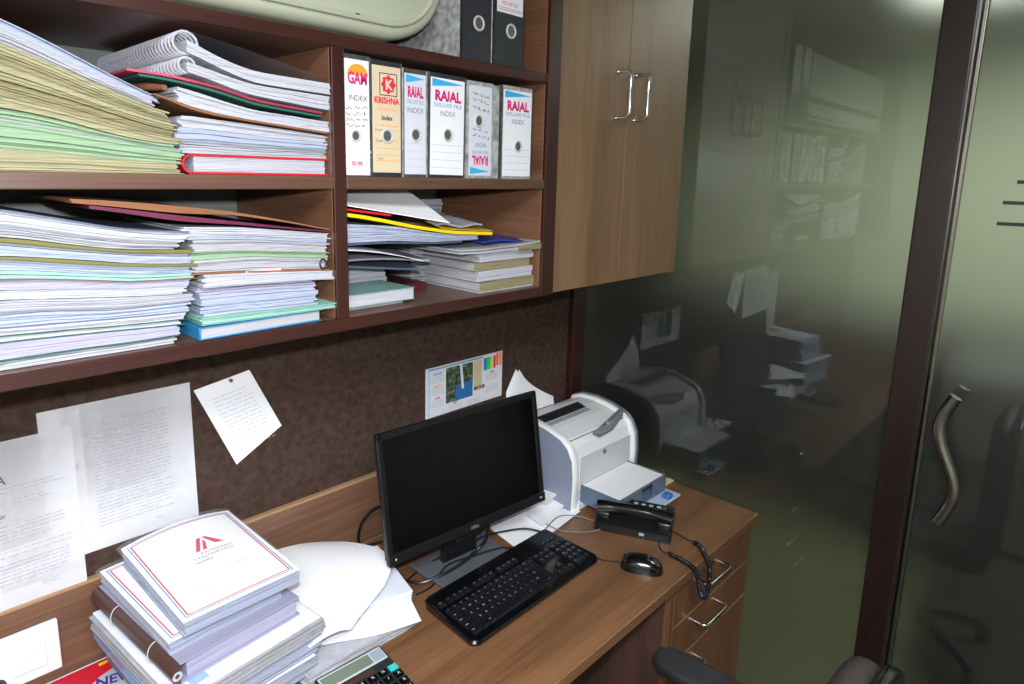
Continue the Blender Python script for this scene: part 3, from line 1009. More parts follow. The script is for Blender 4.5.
# 1: first file with the orange sun and handwriting
rt, hw, hd, y = box_file(-1.211, 0.058, H - 0.004, ZF, -0.384, DEP, M_MARBLED, 'white box file with orange sun label and handwriting, first from the divider', M_LABEL, side=M_MARBLED, lab_margin=0.003, hole=(0.42, 0.34), hr=0.0095)
mb = MB()
mb.poly([(0.002 + 0.022 * cos(a), y - 0.0005, 0.176 + 0.020 * sin(a)) for a in [pi * k / 12 for k in range(13)]], (0, 0.0003, 0))
mb.obj('orange_sun', M_ORANGE, rt)
put_text(rt, 'GAM', 0.028, 0.001, 0.162, y - 0.0006, M_MAG, 0.68, 0.0010)
put_text(rt, 'DELUXE FILE', 0.0105, 0.002, 0.150, y, M_GREYINK, 0.85)
put_text(rt, 'INDEX', 0.014, 0.002, 0.133, y, M_INK, 0.95)
for k, z in enumerate((0.120, 0.109, 0.099, 0.089)):
    scribble(rt, -0.024, 0.022 - 0.006 * (k % 2), z, y, M_INK, 50 + k, 0.0028, slope=0.05)
scribble(rt, -0.02, 0.028, 0.045, y, M_GREYINK, 58, 0.003)
put_text(rt, 'SILVER', 0.010, -0.002, 0.020, y, M_MAG, 0.8, 0.0004)
rule_lines(rt, (-0.028, 0.028), (0.036, 0.012), y, M_GREYINK)

# 2: beige Krishna file
rt, hw, hd, y = box_file(-1.1515, 0.072, H - 0.006, ZF, -0.382, DEP, M_BOARDB, 'beige box file with red emblem in a black square, second from the divider', M_BEIGE, side=M_MARBLED, lab_margin=0.004, lab_z=(0.04, 0.955), hole=(0.5, 0.36))
mb = MB()
cx_, cz_ = 0.004, 0.168
for (ax, az, bx, bz) in ((-0.020, -0.020, 0.020, -0.0185), (-0.020, 0.0185, 0.020, 0.020), (-0.020, -0.020, -0.0187, 0.020), (0.0187, -0.020, 0.020, 0.020)):
    mb.box((cx_ + ax, y - 0.0006, cz_ + az), (cx_ + bx, y, cz_ + bz))
mb.obj('square_frame', M_INK, rt)
mb = MB()
mb.poly([(cx_ + (0.0175 if k % 2 == 0 else 0.0135) * cos(2 * pi * k / 16), y - 0.0006, cz_ + (0.0175 if k % 2 == 0 else 0.0135) * sin(2 * pi * k / 16)) for k in range(16)], (0, 0.0004, 0))
em = mb.obj('red_emblem', M_REDINK, rt)
mb = MB()
text_mesh(mb, 'K', 0.024, wallM(cx_, y - 0.0011, cz_ - 0.0085), 1.0, 0.001)
mb.obj('emblem_letter', M_BEIGE, em)
put_text(rt, 'KRISHNA', 0.0155, 0.0, 0.134, y, M_REDINK, 0.88, 0.0006)
put_text(rt, 'DELUXE FILE', 0.009, 0.0, 0.121, y, M_ORANGE, 0.85)
put_text(rt, 'Index', 0.0125, 0.0, 0.104, y, M_INK, 0.9, 0.0003)
rule_lines(rt, (-0.026, 0.026), (0.094, 0.086, 0.066, 0.053, 0.041, 0.030), y, M_ORANGE, 0.0005)
put_text(rt, 'From', 0.008, -0.018, 0.083, y, M_MIDINK)
put_text(rt, 'Date', 0.008, -0.018, 0.064, y, M_MIDINK)
put_text(rt, 'Year', 0.008, -0.016, 0.032, y, M_MIDINK)


# 3, 4, 6: Rajal files (5 is upside down)
def rajal(x, w, h, label, tilt=0.0, dim=False, flip=False, board=M_MARBLED, hole=(0.5, 0.40), yf=-0.382):
    rt, hw, hd, y = box_file(x, w, h, ZF, yf, DEP, board, label, M_LABELD if dim else M_LABEL, tilt=tilt, side=M_MARBLE if dim else M_MARBLED, lab_margin=0.005, lab_z=(0.03, 0.955), hole=hole)
    ink = M_MAG
    if not flip:
        swoosh(rt, hw, h, y, M_CYAN, True)
        put_text(rt, 'RAJAL', 0.0275, 0.0, h * 0.745, y, ink, (w - 0.016) / 0.088, 0.0012)
        put_text(rt, 'DELUXE FILE', 0.0105, 0.0, h * 0.685, y, M_BLUEL, (w - 0.02) / 0.062)
        put_text(rt, 'INDEX', 0.0145, 0.0, h * 0.60, y, M_MIDINK, 0.95)
        rule_lines(rt, (-hw + 0.010, hw - 0.010), (h * 0.32, h * 0.25, h * 0.175, h * 0.10), y, M_GREYINK, 0.0005)
    else:
        swoosh(rt, hw, h, y, M_CYAN, False)
        put_text(rt, 'RAJAL', 0.0265, 0.0, h * 0.235, y, ink, (w - 0.016) / 0.088, 0.0010, rot=pi)
        put_text(rt, 'DELUXE FILE', 0.0095, 0.0, h * 0.29, y, M_BLUEL, (w - 0.02) / 0.062, rot=pi)
        put_text(rt, 'INDEX', 0.012, 0.0, h * 0.37, y, M_MIDINK, 0.95, rot=pi)
        for k, z in enumerate((0.46, 0.52, 0.74, 0.82, 0.88)):
            scribble(rt, -hw + 0.014, hw - 0.014, h * z, y, M_PURPLE if k < 2 else M_INK, 80 + k, 0.003, slope=-0.15)
    return rt


rajal(-1.0785, 0.062, H - 0.012, 'narrow pale grey box file with blue wedge label, third from the divider', 0.0, True)
rajal(-1.0155, 0.1, H - 0.012, 'white box file with bold magenta letters and blue wedge, fourth from the divider', 0.012, hole=(0.5, 0.42), board=M_BOARDB)
rajal(-0.9085, 0.076, H - 0.016, 'grey box file turned upside down with handwriting, fifth from the divider', 0.0, True, True, hole=(0.42, 0.60), board=M_MARBLE)
rajal(-0.805, 0.102, H - 0.014, 'white box file with blue wedge label at the right end of the row', 0.0, hole=(0.52, 0.36), board=M_MARBLE)
mb = MB()
mb.box((-0.828, -0.378, ZF), (-0.8085, -0.12, ZF + 0.198), 0.002)
tag(mb.obj('binder_board', M_MARBLE), 'worn marbled grey board standing between the last two box files', 'folder')

# black files on the top shelf
for x, w, lab, lz in ((-0.934, 0.093, 'black box file with half hidden white label beside the air conditioner', 0.128), (-0.8385, 0.096, 'black box file with white label nearest to the cabinet', 0.108)):
    rt, hw, hd, y = box_file(x, w, 0.30, ZT + 0.0006, -0.384, 0.29, M_BOARDB, lab, None, side=M_MARBLE if x < -0.9 else M_BOARDB, hole=(0.55, 0.245), hr=0.0135)
    MB().box((-hw + 0.010, y, lz), (hw - 0.006, y + 0.001, 0.285), 0.0003).obj('label', M_LABEL, rt)
    rule_lines(rt, (-hw + 0.013, hw - 0.009), (lz + 0.006, lz + 0.010, 0.26), y - 0.0002, M_MIDINK, 0.0005)
    put_text(rt, 'DELUXE FILE', 0.010, 0.0, lz + 0.016, y - 0.0004, M_REDINK, 0.9)
    MB().box((-hw, y - 0.0005, 0), (-hw + 0.006, y + 0.001, 0.30)).obj('spine_crease', M_BLACKM, rt)

# ================================================================== lower right compartment
def flat_book(name, x0, y0, x1, y1, z0, z1, cover, pages, label, cat='book', rot=0.0, spine='front'):
    c = ((x0 + x1) / 2, (y0 + y1) / 2, z0)
    rt = thing(name, label, cat, c, (0, 0, rot))
    a, b, h = (x1 - x0) / 2, (y1 - y0) / 2, z1 - z0
    t = min(0.0018, h * 0.2)
    MB().box((-a, -b, 0), (a, b, t), t * .3).obj('cover', cover, rt)
    MB().box((-a, -b, h - t), (a, b, h), t * .3).obj('cover', cover, rt)
    MB().box((-a + 0.0015, -b + 0.0015, t), (a - 0.0015, b - 0.0015, h - t)).obj('pages', pages, rt)
    if spine == 'front':
        MB().box((-a, -b - 0.0006, 0), (a, -b + 0.001, h), t * .3).obj('spine', cover, rt)
    return rt


zs = 1.4855
hs = [(0.010, M_PAPERW, M_PAPER, 'front'), (0.019, M_CREAMD, M_CREAM, 'front'), (0.016, M_PAPERW, M_PAPERW, 'front'), (0.008, M_PAPER, M_PAPER, ''), (0.020, M_CREAMD, M_CREAM, 'front'), (0.013, M_PAPERW, M_PAPERW, 'front'), (0.009, M_PAPER, M_PAPER, '')]
hs = [(0.004, 0), (0.022, 1), (0.010, 0), (0.014, 0), (0.020, 1), (0.013, 0), (0.008, 0)]
labs = ['thin white book lowest in the right pile of the lower right compartment', 'cream spined book just above the lowest book of the right pile', 'white book above the lower cream spined book', 'white book in the middle of the right pile of books',
        'upper cream spined book in the right pile', 'white book on the upper cream spined book', 'topmost thin white book of the right pile']
rnd = random.Random(77)
for (h, cr), lab in zip(hs, labs):
    dx, dy = rnd.uniform(-0.006, 0.004), rnd.uniform(-0.004, 0.006)
    b_ = flat_book('book', -0.858 + dx, -0.372 + dy, -0.675 + dx, -0.06 + dy, zs, zs + h - 0.0004, M_CREAMD if cr else M_PAPERW, M_PAPER, lab, rot=rnd.uniform(-0.02, 0.01))
    b_['group'] = 'books in the right pile of the lower right compartment'
    zs += h
# white files, small crumpled cream packet and royal blue folder on the books
org = Vector((-0.78, -0.27, zs))
o = layer_pile(MB(), -0.925, -0.668, -0.385, -0.14, [(-0.93, zs + 0.004), (-0.85, zs + 0.0005), (-0.67, zs + 0.0005)], [(-0.93, zs + 0.014), (-0.85, zs + 0.012), (-0.70, zs + 0.018), (-0.66, zs + 0.022)], org, random.Random(9), jit=0.006).obj('paper_bundle', M_PAPERW, loc=org)
tag(o, 'loose white papers lying on the right pile of books under the blue folder', 'papers')
o = layer_pile(MB(), -0.745, -0.665, -0.391, -0.3865, [(-0.75, zs + 0.0005), (-0.66, zs + 0.0005)], [(-0.75, zs + 0.012), (-0.66, zs + 0.016)], org, random.Random(10), jit=0.001).obj('envelope', M_CREAMD, loc=org)
tag(o, 'tan envelope end poking out above the books near the shelf end', 'envelope')
nf = MB()
nf.grid(12, 6, lambda u, v: Vector((-0.845 + 0.172 * u, -0.372 + 0.22 * v, zs + 0.0245 + 0.014 * v + 0.004 * sin(u * 5) - 0.004 * u)) - org, 0.003)
tag(nf.obj('folder', M_NAVY, None, True, loc=org), 'royal blue folder on the white papers over the right pile of books', 'folder')
# tall white stack behind
o = layer_pile(MB(), -0.90, -0.80, -0.18, -0.03, [(-0.93, 1.486), (-0.7, 1.486)], [(-0.93, 1.690), (-0.7, 1.690)], Vector((-0.85, -0.1, 1.486)), random.Random(19), sheet=0.009, jit=0.003).obj('paper_bundle', M_PAPER, loc=(-0.85, -0.1, 1.486))
tag(o, 'tall stack of white papers standing at the back of the lower right compartment', 'papers')

# left pile: books, slate folders, curled sheets, yellow folder
flat_book('book', -1.203, -0.345, -1.052, -0.24, 1.4855, 1.4920, M_PAPERW, M_PAPER, 'thin white booklet under the teal book beside the divider')
flat_book('book', -1.207, -0.357, -1.030, -0.235, 1.4924, 1.5175, M_TEALB, M_PAPERW, 'teal covered book lying low beside the divider', spine='')
flat_book('book', -0.985, -0.245, -0.905, -0.06, 1.4855, 1.5015, M_DRED, M_DRED, 'dark red book at the back between the two piles of books')
z_ = 1.4857
for k in range(6):
    b_ = flat_book('book', -1.18 + 0.012 * k, -0.225, -0.995 - 0.004 * k, -0.04, z_, z_ + 0.0115, M_PAPERW, M_CREAM, ['lowest', 'second lowest', 'third lowest', 'third highest', 'second highest', 'topmost'][k] + ' white book of the small pile behind the teal book')
    b_['group'] = 'small books behind the teal book'
    z_ += 0.012

def sheet(name, m, label, cat, fn, nx=16, ny=10, th=0.0008, loc=(0, 0, 0), group=None, parent=None):
    L = Vector(loc)
    mb = MB()
    mb.grid(nx, ny, lambda u, v: Vector(fn(u, v)) - L, th)
    o = mb.obj(name, m, parent, True, loc=None if parent else L)
    if not parent:
        tag(o, label, cat, group)
    return o


sl = (-1.07, -0.25, 1.57)
sheet('folder', M_SLATE, 'slate blue plastic folder drooping over the small books', 'folder', lambda u, v: (-1.206 + 0.225 * u, -0.315 + 0.20 * v, 1.573 - 0.026 * u * (1 - v) + 0.004 * v), th=0.004, loc=sl)
sheet('folder', M_GREYP, 'grey folder lying on the slate blue folder', 'folder', lambda u, v: (-1.207 + 0.24 * u, -0.330 + 0.21 * v, 1.582 + 0.004 * sin(u * 4) + 0.006 * v - 0.012 * (1 - v) * u), th=0.004, loc=sl)
sheet('paper_sheet', M_SHEET, 'white sheet curling down in front of the grey folders', 'papers', lambda u, v: (-1.208 + 0.20 * u - 0.02 * (1 - v), -0.385 + 0.2 * v, 1.6100 - 0.014 * u - 0.022 * u * u + 0.006 * v), loc=sl)
sheet('folder', M_SLATE, 'dark slate folder peeking out above the curled white sheet', 'folder', lambda u, v: (-1.205 + 0.30 * u, -0.366 + 0.22 * v, 1.6180 + 0.002 * sin(u * 6) - 0.010 * u + 0.003 * v), th=0.004, loc=sl)
org = Vector((-1.06, -0.25, 1.62))
o = layer_pile(MB(), -1.209, -0.875, -0.382, -0.13, [(-1.21, 1.6215), (-1.10, 1.6195), (-1.0, 1.611), (-0.87, 1.6095)], [(-1.21, 1.656), (-1.10, 1.648), (-1.0, 1.630), (-0.92, 1.622), (-0.87, 1.619)], org, random.Random(23), jit=0.003, nx=20).obj('paper_bundle', M_BLUEW, loc=org)
tag(o, 'bulging bundle of white papers under the yellow folder', 'papers')
yf_ = thing('folder', 'bright yellow folder with a turned up flap on the white papers', 'folder', (-1.03, -0.26, 1.655))
yo_ = Vector((-1.03, -0.26, 1.655))
cy = [(-1.21, 1.6765), (-1.15, 1.667), (-1.05, 1.647), (-0.95, 1.632), (-0.83, 1.624)]
MB_(yf_).grid(20, 6, lambda u, v: Vector((-1.209 + 0.375 * u, -0.388 + 0.24 * v, smoothed(cy, -1.209 + 0.375 * u) + 0.003 * v)) - yo_, 0.0065).obj('lower_cover', M_YELLOW, yf_, True)
MB_(yf_).grid(12, 6, lambda u, v: Vector((-0.975 + 0.15 * u, -0.380 + 0.22 * v, smoothed(cy, -0.975 + 0.15 * u) + 0.003 + 0.046 * v * (1 - 0.55 * u))) - yo_, 0.0012).obj('flap', M_YELD, yf_, True)
sheet('folder', M_RED, 'red folder edge showing above the yellow folder by the divider', 'folder', lambda u, v: (-1.209 + 0.10 * u, -0.384 + 0.2 * v, 1.6800 - 0.0135 * u + 0.003 * v + 0.0045), th=0.004, loc=(-1.16, -0.3, 1.68))
sheet('paper_sheet', M_SHEET, 'large white sheets curling over the yellow folder', 'papers', lambda u, v: (-1.205 + 0.245 * u - 0.01 * v, -0.386 + 0.13 * v, 1.690 - 0.040 * u * (1 - v) + 0.022 * v + 0.002 * u * v), loc=(-1.1, -0.27, 1.68), th=0.0016)
sheet('newspaper', M_GREYP, 'folded grey newspaper tucked between white sheets and yellow flap', 'newspaper', lambda u, v: (-0.985 + 0.135 * u, -0.372 + 0.18 * v, 1.6465 + 0.050 * v * (1 - 0.6 * u) + 0.003 * sin(u * 9) - 0.006 * u), loc=(-0.92, -0.28, 1.65), th=0.004)

# ================================================================== letters on the pinboard
def letter(label, x0, x1, z0, z1, y, cat='paper', seed=1, blocks=(), head=None, sk=0.0):
    rt = thing('paper_sheet', label, cat, ((x0 + x1) / 2, y, (z0 + z1) / 2))
    w, h = (x1 - x0) / 2, (z1 - z0) / 2
    rnd = random.Random(seed)
    mb = MB()
    T = []
    n = 8
    for i in range(n + 1):
        row = []
        for j in range(n + 1):
            u, v = i / n * 2 - 1, j / n * 2 - 1
            row.append(mb.bm.verts.new((u * w, -0.0016 - 0.0018 * max(0, -v) ** 3 * (1 if j else 1) - 0.0006 * abs(u) ** 3, v * h + sk * u * w)))
        T.append(row)
    for i in range(n):
        for j in range(n):
            mb.bm.faces.new([T[i][j], T[i + 1][j], T[i + 1][j + 1], T[i][j + 1]])
    bmesh.ops.solidify(mb.bm, geom=mb.bm.faces[:], thickness=0.0006)
    mb.obj('sheet', M_SHEET, rt, True)
    ink = MB()
    for (za, zb, n_, xa, xb, m_) in blocks:
        for k in range(n_):
            z = za + (zb - za) * (k / max(1, n_ - 1))
            x = xa
            end = xb - (rnd.uniform(0.0, 0.25) * (xb - xa) if rnd.random() < 0.25 else 0)
            while x < end:
                L = rnd.uniform(0.006, 0.02)
                yy = -0.0045
                ink.quad((x, yy, z - 0.0007 + sk * x), (min(x + L, end), yy, z - 0.0007 + sk * x), (min(x + L, end), yy, z + 0.0007 + sk * x), (x, yy, z + 0.0007 + sk * x))
                x += L + 0.0025
    ink.obj('typed_text', M_GREYINK, rt)  # pale ink imitates print washed out by overexposure
    return rt, w, h


l1, w, h = letter('typed letter on letterhead pinned at the left edge of the pinboard', -1.795, -1.588, 0.930, 1.262, -0.0115, 'letter', 3,
                  ((0.078, 0.070, 2, -0.055, 0.085, 0), (0.052, 0.046, 2, 0.0, 0.06, 0), (0.005, -0.025, 5, -0.085, 0.078, 0), (-0.045, -0.055, 2, -0.085, 0.085, 0), (-0.070, -0.108, 6, -0.085, 0.08, 0), (-0.125, -0.13, 2, 0.03, 0.06, 0)))
mb = MB()
text_mesh(mb, 'ATPA', 0.026, wallM(-0.035, -0.0048, 0.086), 0.9, 0.0004)
mb.obj('letterhead', M_MIDINK, l1)
mb = MB()
text_mesh(mb, 'Dear Sir', 0.010, wallM(-0.03, -0.0048, 0.022), 1.0, 0.0002)
mb.obj('salutation', M_MIDINK, l1)
l2, w, h = letter('typed letter with one dense text block pinned left of the small note', -1.640, -1.364, 0.992, 1.300, -0.0072, 'letter', 4,
                  ((0.112, 0.100, 2, 0.0, 0.085, 0), (0.086, -0.105, 26, -0.055, 0.088, 0), (-0.125, -0.13, 1, 0.05, 0.065, 0)), sk=0.0)

# small hand-written note, tilted on its brass pin
nt = thing('paper_note', 'small tilted hand-written note hanging from a brass pin on the pinboard', 'note', (-1.262, -0.0065, 1.196))
q = [(-1.356, 1.279), (-1.23, 1.300), (-1.160, 1.149), (-1.274, 1.085)]
mb = MB()
mb.poly([(x + 1.262, -0.0012 - 0.006 * (1 if k > 1 else 0), z - 1.196) for k, (x, z) in enumerate(q)], (0, 0.0007, 0))
mb.obj('sheet', M_SHEET, nt)
P0_, PX, PZ = Vector((q[0][0] + 1.262, 0, q[0][1] - 1.196)), Vector((q[1][0] - q[0][0], 0, q[1][1] - q[0][1])), Vector((q[3][0] - q[0][0], 0, q[3][1] - q[0][1]))
ink = MB()
rnd = random.Random(5)
for k in range(15):
    v = 0.16 + 0.05 * k
    u = 0.16
    while u < 0.84 - (0.2 if k < 2 else 0):
        L = rnd.uniform(0.05, 0.16)
        a = P0_ + PX * u + PZ * v
        b_ = P0_ + PX * min(0.86, u + L) + PZ * v
        dy = Vector((0, -0.0085, 0))
        ink.quad(a + dy, b_ + dy, b_ + dy + Vector((0, 0, 0.0010)), a + dy + Vector((0, 0, 0.0010)))
        u += L + 0.03
ink.obj('handwriting', M_GREYINK, nt)
pin = MB().cyl((-0.012 - 0.002, -0.010, 0.090), (-0.014, 0.004, 0.090), 0.0035, 12).obj('pin', M_PINM, nt, True)

# calendar
cl = thing('calendar', 'small wall calendar with waterfall picture and coloured page flags behind the monitor', 'calendar', (-0.5495, -0.0068, 1.12))
MB().box((-0.1585, -0.004, -0.075), (0.1585, 0.0005, 0.075)).obj('card', M_LABEL, cl)
yc = -0.0044


def cbox(x0, x1, z0, z1, m, name, dy=0.0, par=cl):
    return MB().box((x0, yc - 0.0004 - dy, z0), (x1, yc + 0.0006 - dy, z1)).obj(name, m, par)


def picture_mat():
    m = bpy.data.materials.new('waterfall picture')
    m.use_nodes = True
    nt = m.node_tree
    b = nt.nodes['Principled BSDF']
    b.inputs['Roughness'].default_value = 0.4
    tc = nt.nodes.new('ShaderNodeTexCoord')
    sep = nt.nodes.new('ShaderNodeSeparateXYZ')
    nt.links.new(tc.outputs['Generated'], sep.inputs[0])
    n = nt.nodes.new('ShaderNodeTexNoise')
    n.inputs['Scale'].default_value = 9
    n.inputs['Detail'].default_value = 6
    nt.links.new(tc.outputs['Generated'], n.inputs['Vector'])
    r = nt.nodes.new('ShaderNodeValToRGB')
    e = r.color_ramp.elements
    e[0].position, e[0].color = 0.38, rgb(20, 44, 30)
    e[1].position, e[1].color = 0.66, rgb(150, 140, 120)
    e.new(0.48).color = rgb(46, 96, 54)
    e.new(0.55).color = rgb(96, 96, 86)
    nt.links.new(n.outputs['Fac'], r.inputs[0])
    # pool: low right area is blue

    def math_(op, a, bb, c=None):
        k = nt.nodes.new('ShaderNodeMath')
        k.operation = op
        for i, v in enumerate((a, bb, c)):
            if v is None:
                continue
            if isinstance(v, (int, float)):
                k.inputs[i].default_value = v
            else:
                nt.links.new(v, k.inputs[i])
        return k.outputs[0]
    wob = math_('MULTIPLY', n.outputs['Fac'], 0.35)
    hz = math_('ADD', sep.outputs['Z'], wob)
    pool = math_('MULTIPLY', math_('LESS_THAN', hz, 0.62), math_('GREATER_THAN', math_('ADD', sep.outputs['X'], wob), 0.55))
    mx = nt.nodes.new('ShaderNodeMix')
    mx.data_type = 'RGBA'
    nt.links.new(pool, mx.inputs[0])
    nt.links.new(r.outputs[0], mx.inputs[6])
    mx.inputs[7].default_value = rgb(48, 110, 170)
    fall = math_('MULTIPLY', math_('LESS_THAN', math_('ABSOLUTE', math_('SUBTRACT', math_('ADD', sep.outputs['X'], math_('MULTIPLY', sep.outputs['Z'], 0.12)), 0.66), None), 0.045), math_('GREATER_THAN', sep.outputs['Z'], 0.3))
    mx2 = nt.nodes.new('ShaderNodeMix')
    mx2.data_type = 'RGBA'
    nt.links.new(fall, mx2.inputs[0])
    nt.links.new(mx.outputs[2], mx2.inputs[6])
    mx2.inputs[7].default_value = rgb(226, 232, 240)
    nt.links.new(mx2.outputs[2], b.inputs['Base Color'])
    return m


cbox(-0.083, 0.027, -0.045, 0.064, picture_mat(), 'picture')
cbox(0.030, 0.066, -0.018, 0.064, M_BEIGE, 'text_panel')
cbox(0.034, 0.078, -0.030, -0.019, M_CLIP, 'year_bar', 0.0003)
mb = MB()
text_mesh(mb, '2014', 0.013, wallM(0.056, yc - 0.0014, -0.0292), 1.1, 0.0003)
mb.obj('lettering', M_YPAD, cl)
for k, (m, x) in enumerate(((M_BLUEL, 0.074), (M_TEALK, 0.084), (mat('green flag', (90, 220, 60), 0.5), 0.094), (mat('lime flag', (190, 240, 60), 0.5), 0.104), (mat('hot pink flag', (240, 30, 110), 0.5), 0.117), (mat('orange flag', (255, 110, 40), 0.5), 0.130), (mat('orange flag pale', (255, 150, 70), 0.5), 0.144))):
    cbox(x, x + 0.0095, 0.026 if k < 5 else 0.032, 0.066 + 0.006 * (k > 4), m, 'page_flag', 0.0006)
mb = MB()
for z in (0.069, 0.0715):
    mb.box((-0.150, yc - 0.001, z - 0.0007), (0.07, yc, z + 0.0007))
mb.box((-0.150, yc - 0.001, -0.07), (-0.1488, yc, 0.068))
mb.obj('blue_border', M_BLUEL, cl)
mb = MB()
for x0, z0 in ((-0.145, 0.045), (-0.145, 0.008), (-0.145, -0.029), (0.085, 0.008), (0.085, -0.030), (-0.07, -0.058), (0.005, -0.058)):
    for j in range(4):
        for k in range(7):
            mb.box((x0 + k * 0.0078, yc - 0.0008, z0 - j * 0.0055), (x0 + k * 0.0078 + 0.0042, yc, z0 - j * 0.0055 + 0.0022))
mb.obj('calendar_print', M_GREYINK, cl)
for (sx, sz, m, s_) in ((-0.117, 0.014, M_ORANGE, 'MARCH'), (-0.117, -0.023, M_MAG, 'JUNE'), (0.112, 0.013, M_MAG, 'APRIL'), (-0.045, -0.052, M_PURPLE, 'JULY'), (-0.117, 0.052, M_BLUEL, 'JANUARY')):
    mb = MB()
    text_mesh(mb, s_, 0.0095, wallM(sx, yc - 0.0014, sz), 0.9, 0.0002)
    mb.obj('month_name', m, cl)

# switch plate on the upstand
sw = thing('light_switch', 'white electric switch plate on the upstand left of the paper stack', 'switch', (-1.735, -0.0168, 0.834))
MB().box((-0.088, -0.010, -0.052), (0.089, 0.0004, 0.054), 0.003).obj('plate', M_SWITCH, sw)
MB().box((0.010, -0.0125, -0.030), (0.066, -0.0098, 0.026), 0.001).obj('rocker_frame', M_SWITCH, sw)
for x in (0.012, 0.039):
    MB().box((x, -0.0155, -0.028), (x + 0.0255, -0.0124, 0.024), 0.0012).obj('rocker', M_SWITCH, sw)
pg = thing('plug', 'dark round plug in the switch plate socket at the left frame edge', 'plug', (-1.748, -0.030, 0.800))
MB().cyl((0, -0.022, 0), (0, 0.003, 0), 0.013).obj('body', M_BLACKM, pg, True)
MB().cyl((0, -0.03, 0), (0, -0.022, 0), 0.008).obj('grip', M_BLACKM, pg, True)

# ================================================================== monitor
mr = thing('computer_monitor', 'black widescreen computer monitor standing on the desk', 'monitor', (-0.805, -0.319, 0.75), (0, 0, -0.076))
tl = 0.163
Mt = Matrix.Translation((0, 0, 0.110)) @ Matrix.Rotation(-tl, 4, 'X')
W2, HH = 0.255, 0.310


def tb(a, b, name, m, bev=0.003, par=mr):
    return MB().box(a, b, bev, 2, Mt).obj(name, m, par)


tb((-W2 + 0.006, 0.004, 0.004), (W2 - 0.006, 0.030, HH - 0.004), 'back_shell', M_BLACKM, 0.006)
tb((-W2 * 0.62, 0.028, 0.05), (W2 * 0.62, 0.052, HH - 0.06), 'rear_bulge', M_BLACKM, 0.012)
fr = tb((-W2, 0.0, HH - 0.017), (W2, 0.012, HH), 'bezel', M_BLACK)
tb((-W2, 0.0, 0.0), (-W2 + 0.016, 0.012, HH), 'bezel', M_BLACK)
tb((W2 - 0.016, 0.0, 0.0), (W2, 0.012, HH), 'bezel', M_BLACK)
fb = tb((-W2, -0.003, 0.0), (W2, 0.012, 0.026), 'bezel', M_BLACK, 0.003)
tb((-W2 + 0.015, 0.003, 0.024), (W2 - 0.015, 0.006, HH - 0.016), 'screen', M_SCREEN, 0)
mb = MB()
text_mesh(mb, 'DELL', 0.011, Mt @ Matrix.Translation((0.0, -0.0034, 0.008)) @ Matrix.Rotation(pi / 2, 4, 'X'), 1.1, 0.0003)
mb.obj('lettering', M_MIDINK, fb)
MB().box((W2 - 0.022, -0.0042, 0.012), (W2 - 0.014, -0.0028, 0.016), 0, 2, Mt).obj('power_light', M_LEG, fb)
MB().box((-W2 + 0.016, -0.0042, 0.012), (-W2 + 0.020, -0.0028, 0.016), 0, 2, Mt).obj('sticker', M_SILV, fb)
mb = MB().poly([(-0.055, 0.055, 0.012), (0.055, 0.055, 0.012), (0.045, 0.05, 0.23), (-0.045, 0.05, 0.23)], (0, 0.022, 0), 0.004)
mb.obj('neck', M_BLACK, mr)
MB().box((-0.042, 0.022, 0.080), (0.042, 0.062, 0.135), 0.004).obj('hinge', M_BLACKM, mr)
mb = MB().poly([(-0.110, -0.055, 0.0005), (0.110, -0.055, 0.0005), (0.125, 0.115, 0.0005), (-0.125, 0.115, 0.0005)], (0, 0, 0.011), 0.004)
mb.obj('base', mat('grey satin base', (88, 92, 98), 0.3), mr)
# cable coming down in front of the stand (moves with the monitor)

# ================================================================== keyboard
kr = thing('keyboard', 'black full size keyboard with white legends in front of the monitor', 'keyboard', (-0.773, -0.436, 0.7502), (0, 0, 0.012))
KW, KD = 0.228, 0.092


def ky(v):
    return 0.012 + 0.014 * (v + KD) / (2 * KD)


mb = MB()
out = []
for cx_, cy_, a0 in ((KW - 0.016, KD - 0.012, 0), (-KW + 0.016, KD - 0.012, 90), (-KW + 0.012, -KD + 0.022, 180), (KW - 0.012, -KD + 0.022, 270)):
    rr = 0.012 if a0 < 180 else 0.02
    for k in range(6):
        a = radians(a0 + 90 * k / 5)
        out.append((cx_ + rr * cos(a), cy_ + rr * sin(a)))
top_ = [mb.bm.verts.new((x * 0.985, y * 0.975, ky(y))) for x, y in out]
mid_ = [mb.bm.verts.new((x, y, ky(y) - 0.005)) for x, y in out]
low_ = [mb.bm.verts.new((x * 0.99, y * 0.985, 0.0003)) for x, y in out]
n = len(out)
mb.bm.faces.new(top_)
mb.bm.faces.new(low_[::-1])
for A, B in ((top_, mid_), (mid_, low_)):
    for i in range(n):
        mb.bm.faces.new([A[(i + 1) % n], A[i], B[i], B[(i + 1) % n]])
bmesh.ops.recalc_face_normals(mb.bm, faces=mb.bm.faces[:])
mb.obj('case', M_BLACKG, kr)
# rows: (y, [(x, width)...])
U = 0.0186


def keycap(x, y, w, d=0.0172):
    z = ky(y) - 0.0004
    mb = MB()
    a, b = w / 2 - 0.0008, d / 2
    B = [mb.bm.verts.new((x + sx * a, y + sy * b, z)) for sx, sy in ((-1, -1), (1, -1), (1, 1), (-1, 1))]
    T = [mb.bm.verts.new((x + sx * (a - 0.0022), y + sy * (b - 0.0022) + 0.0005, z + 0.0062)) for sx, sy in ((-1, -1), (1, -1), (1, 1), (-1, 1))]
    mb.bm.faces.new(T)
    for i in range(4):
        j = (i + 1) % 4
        mb.bm.faces.new([B[i], B[j], T[j], T[i]])
    return mb


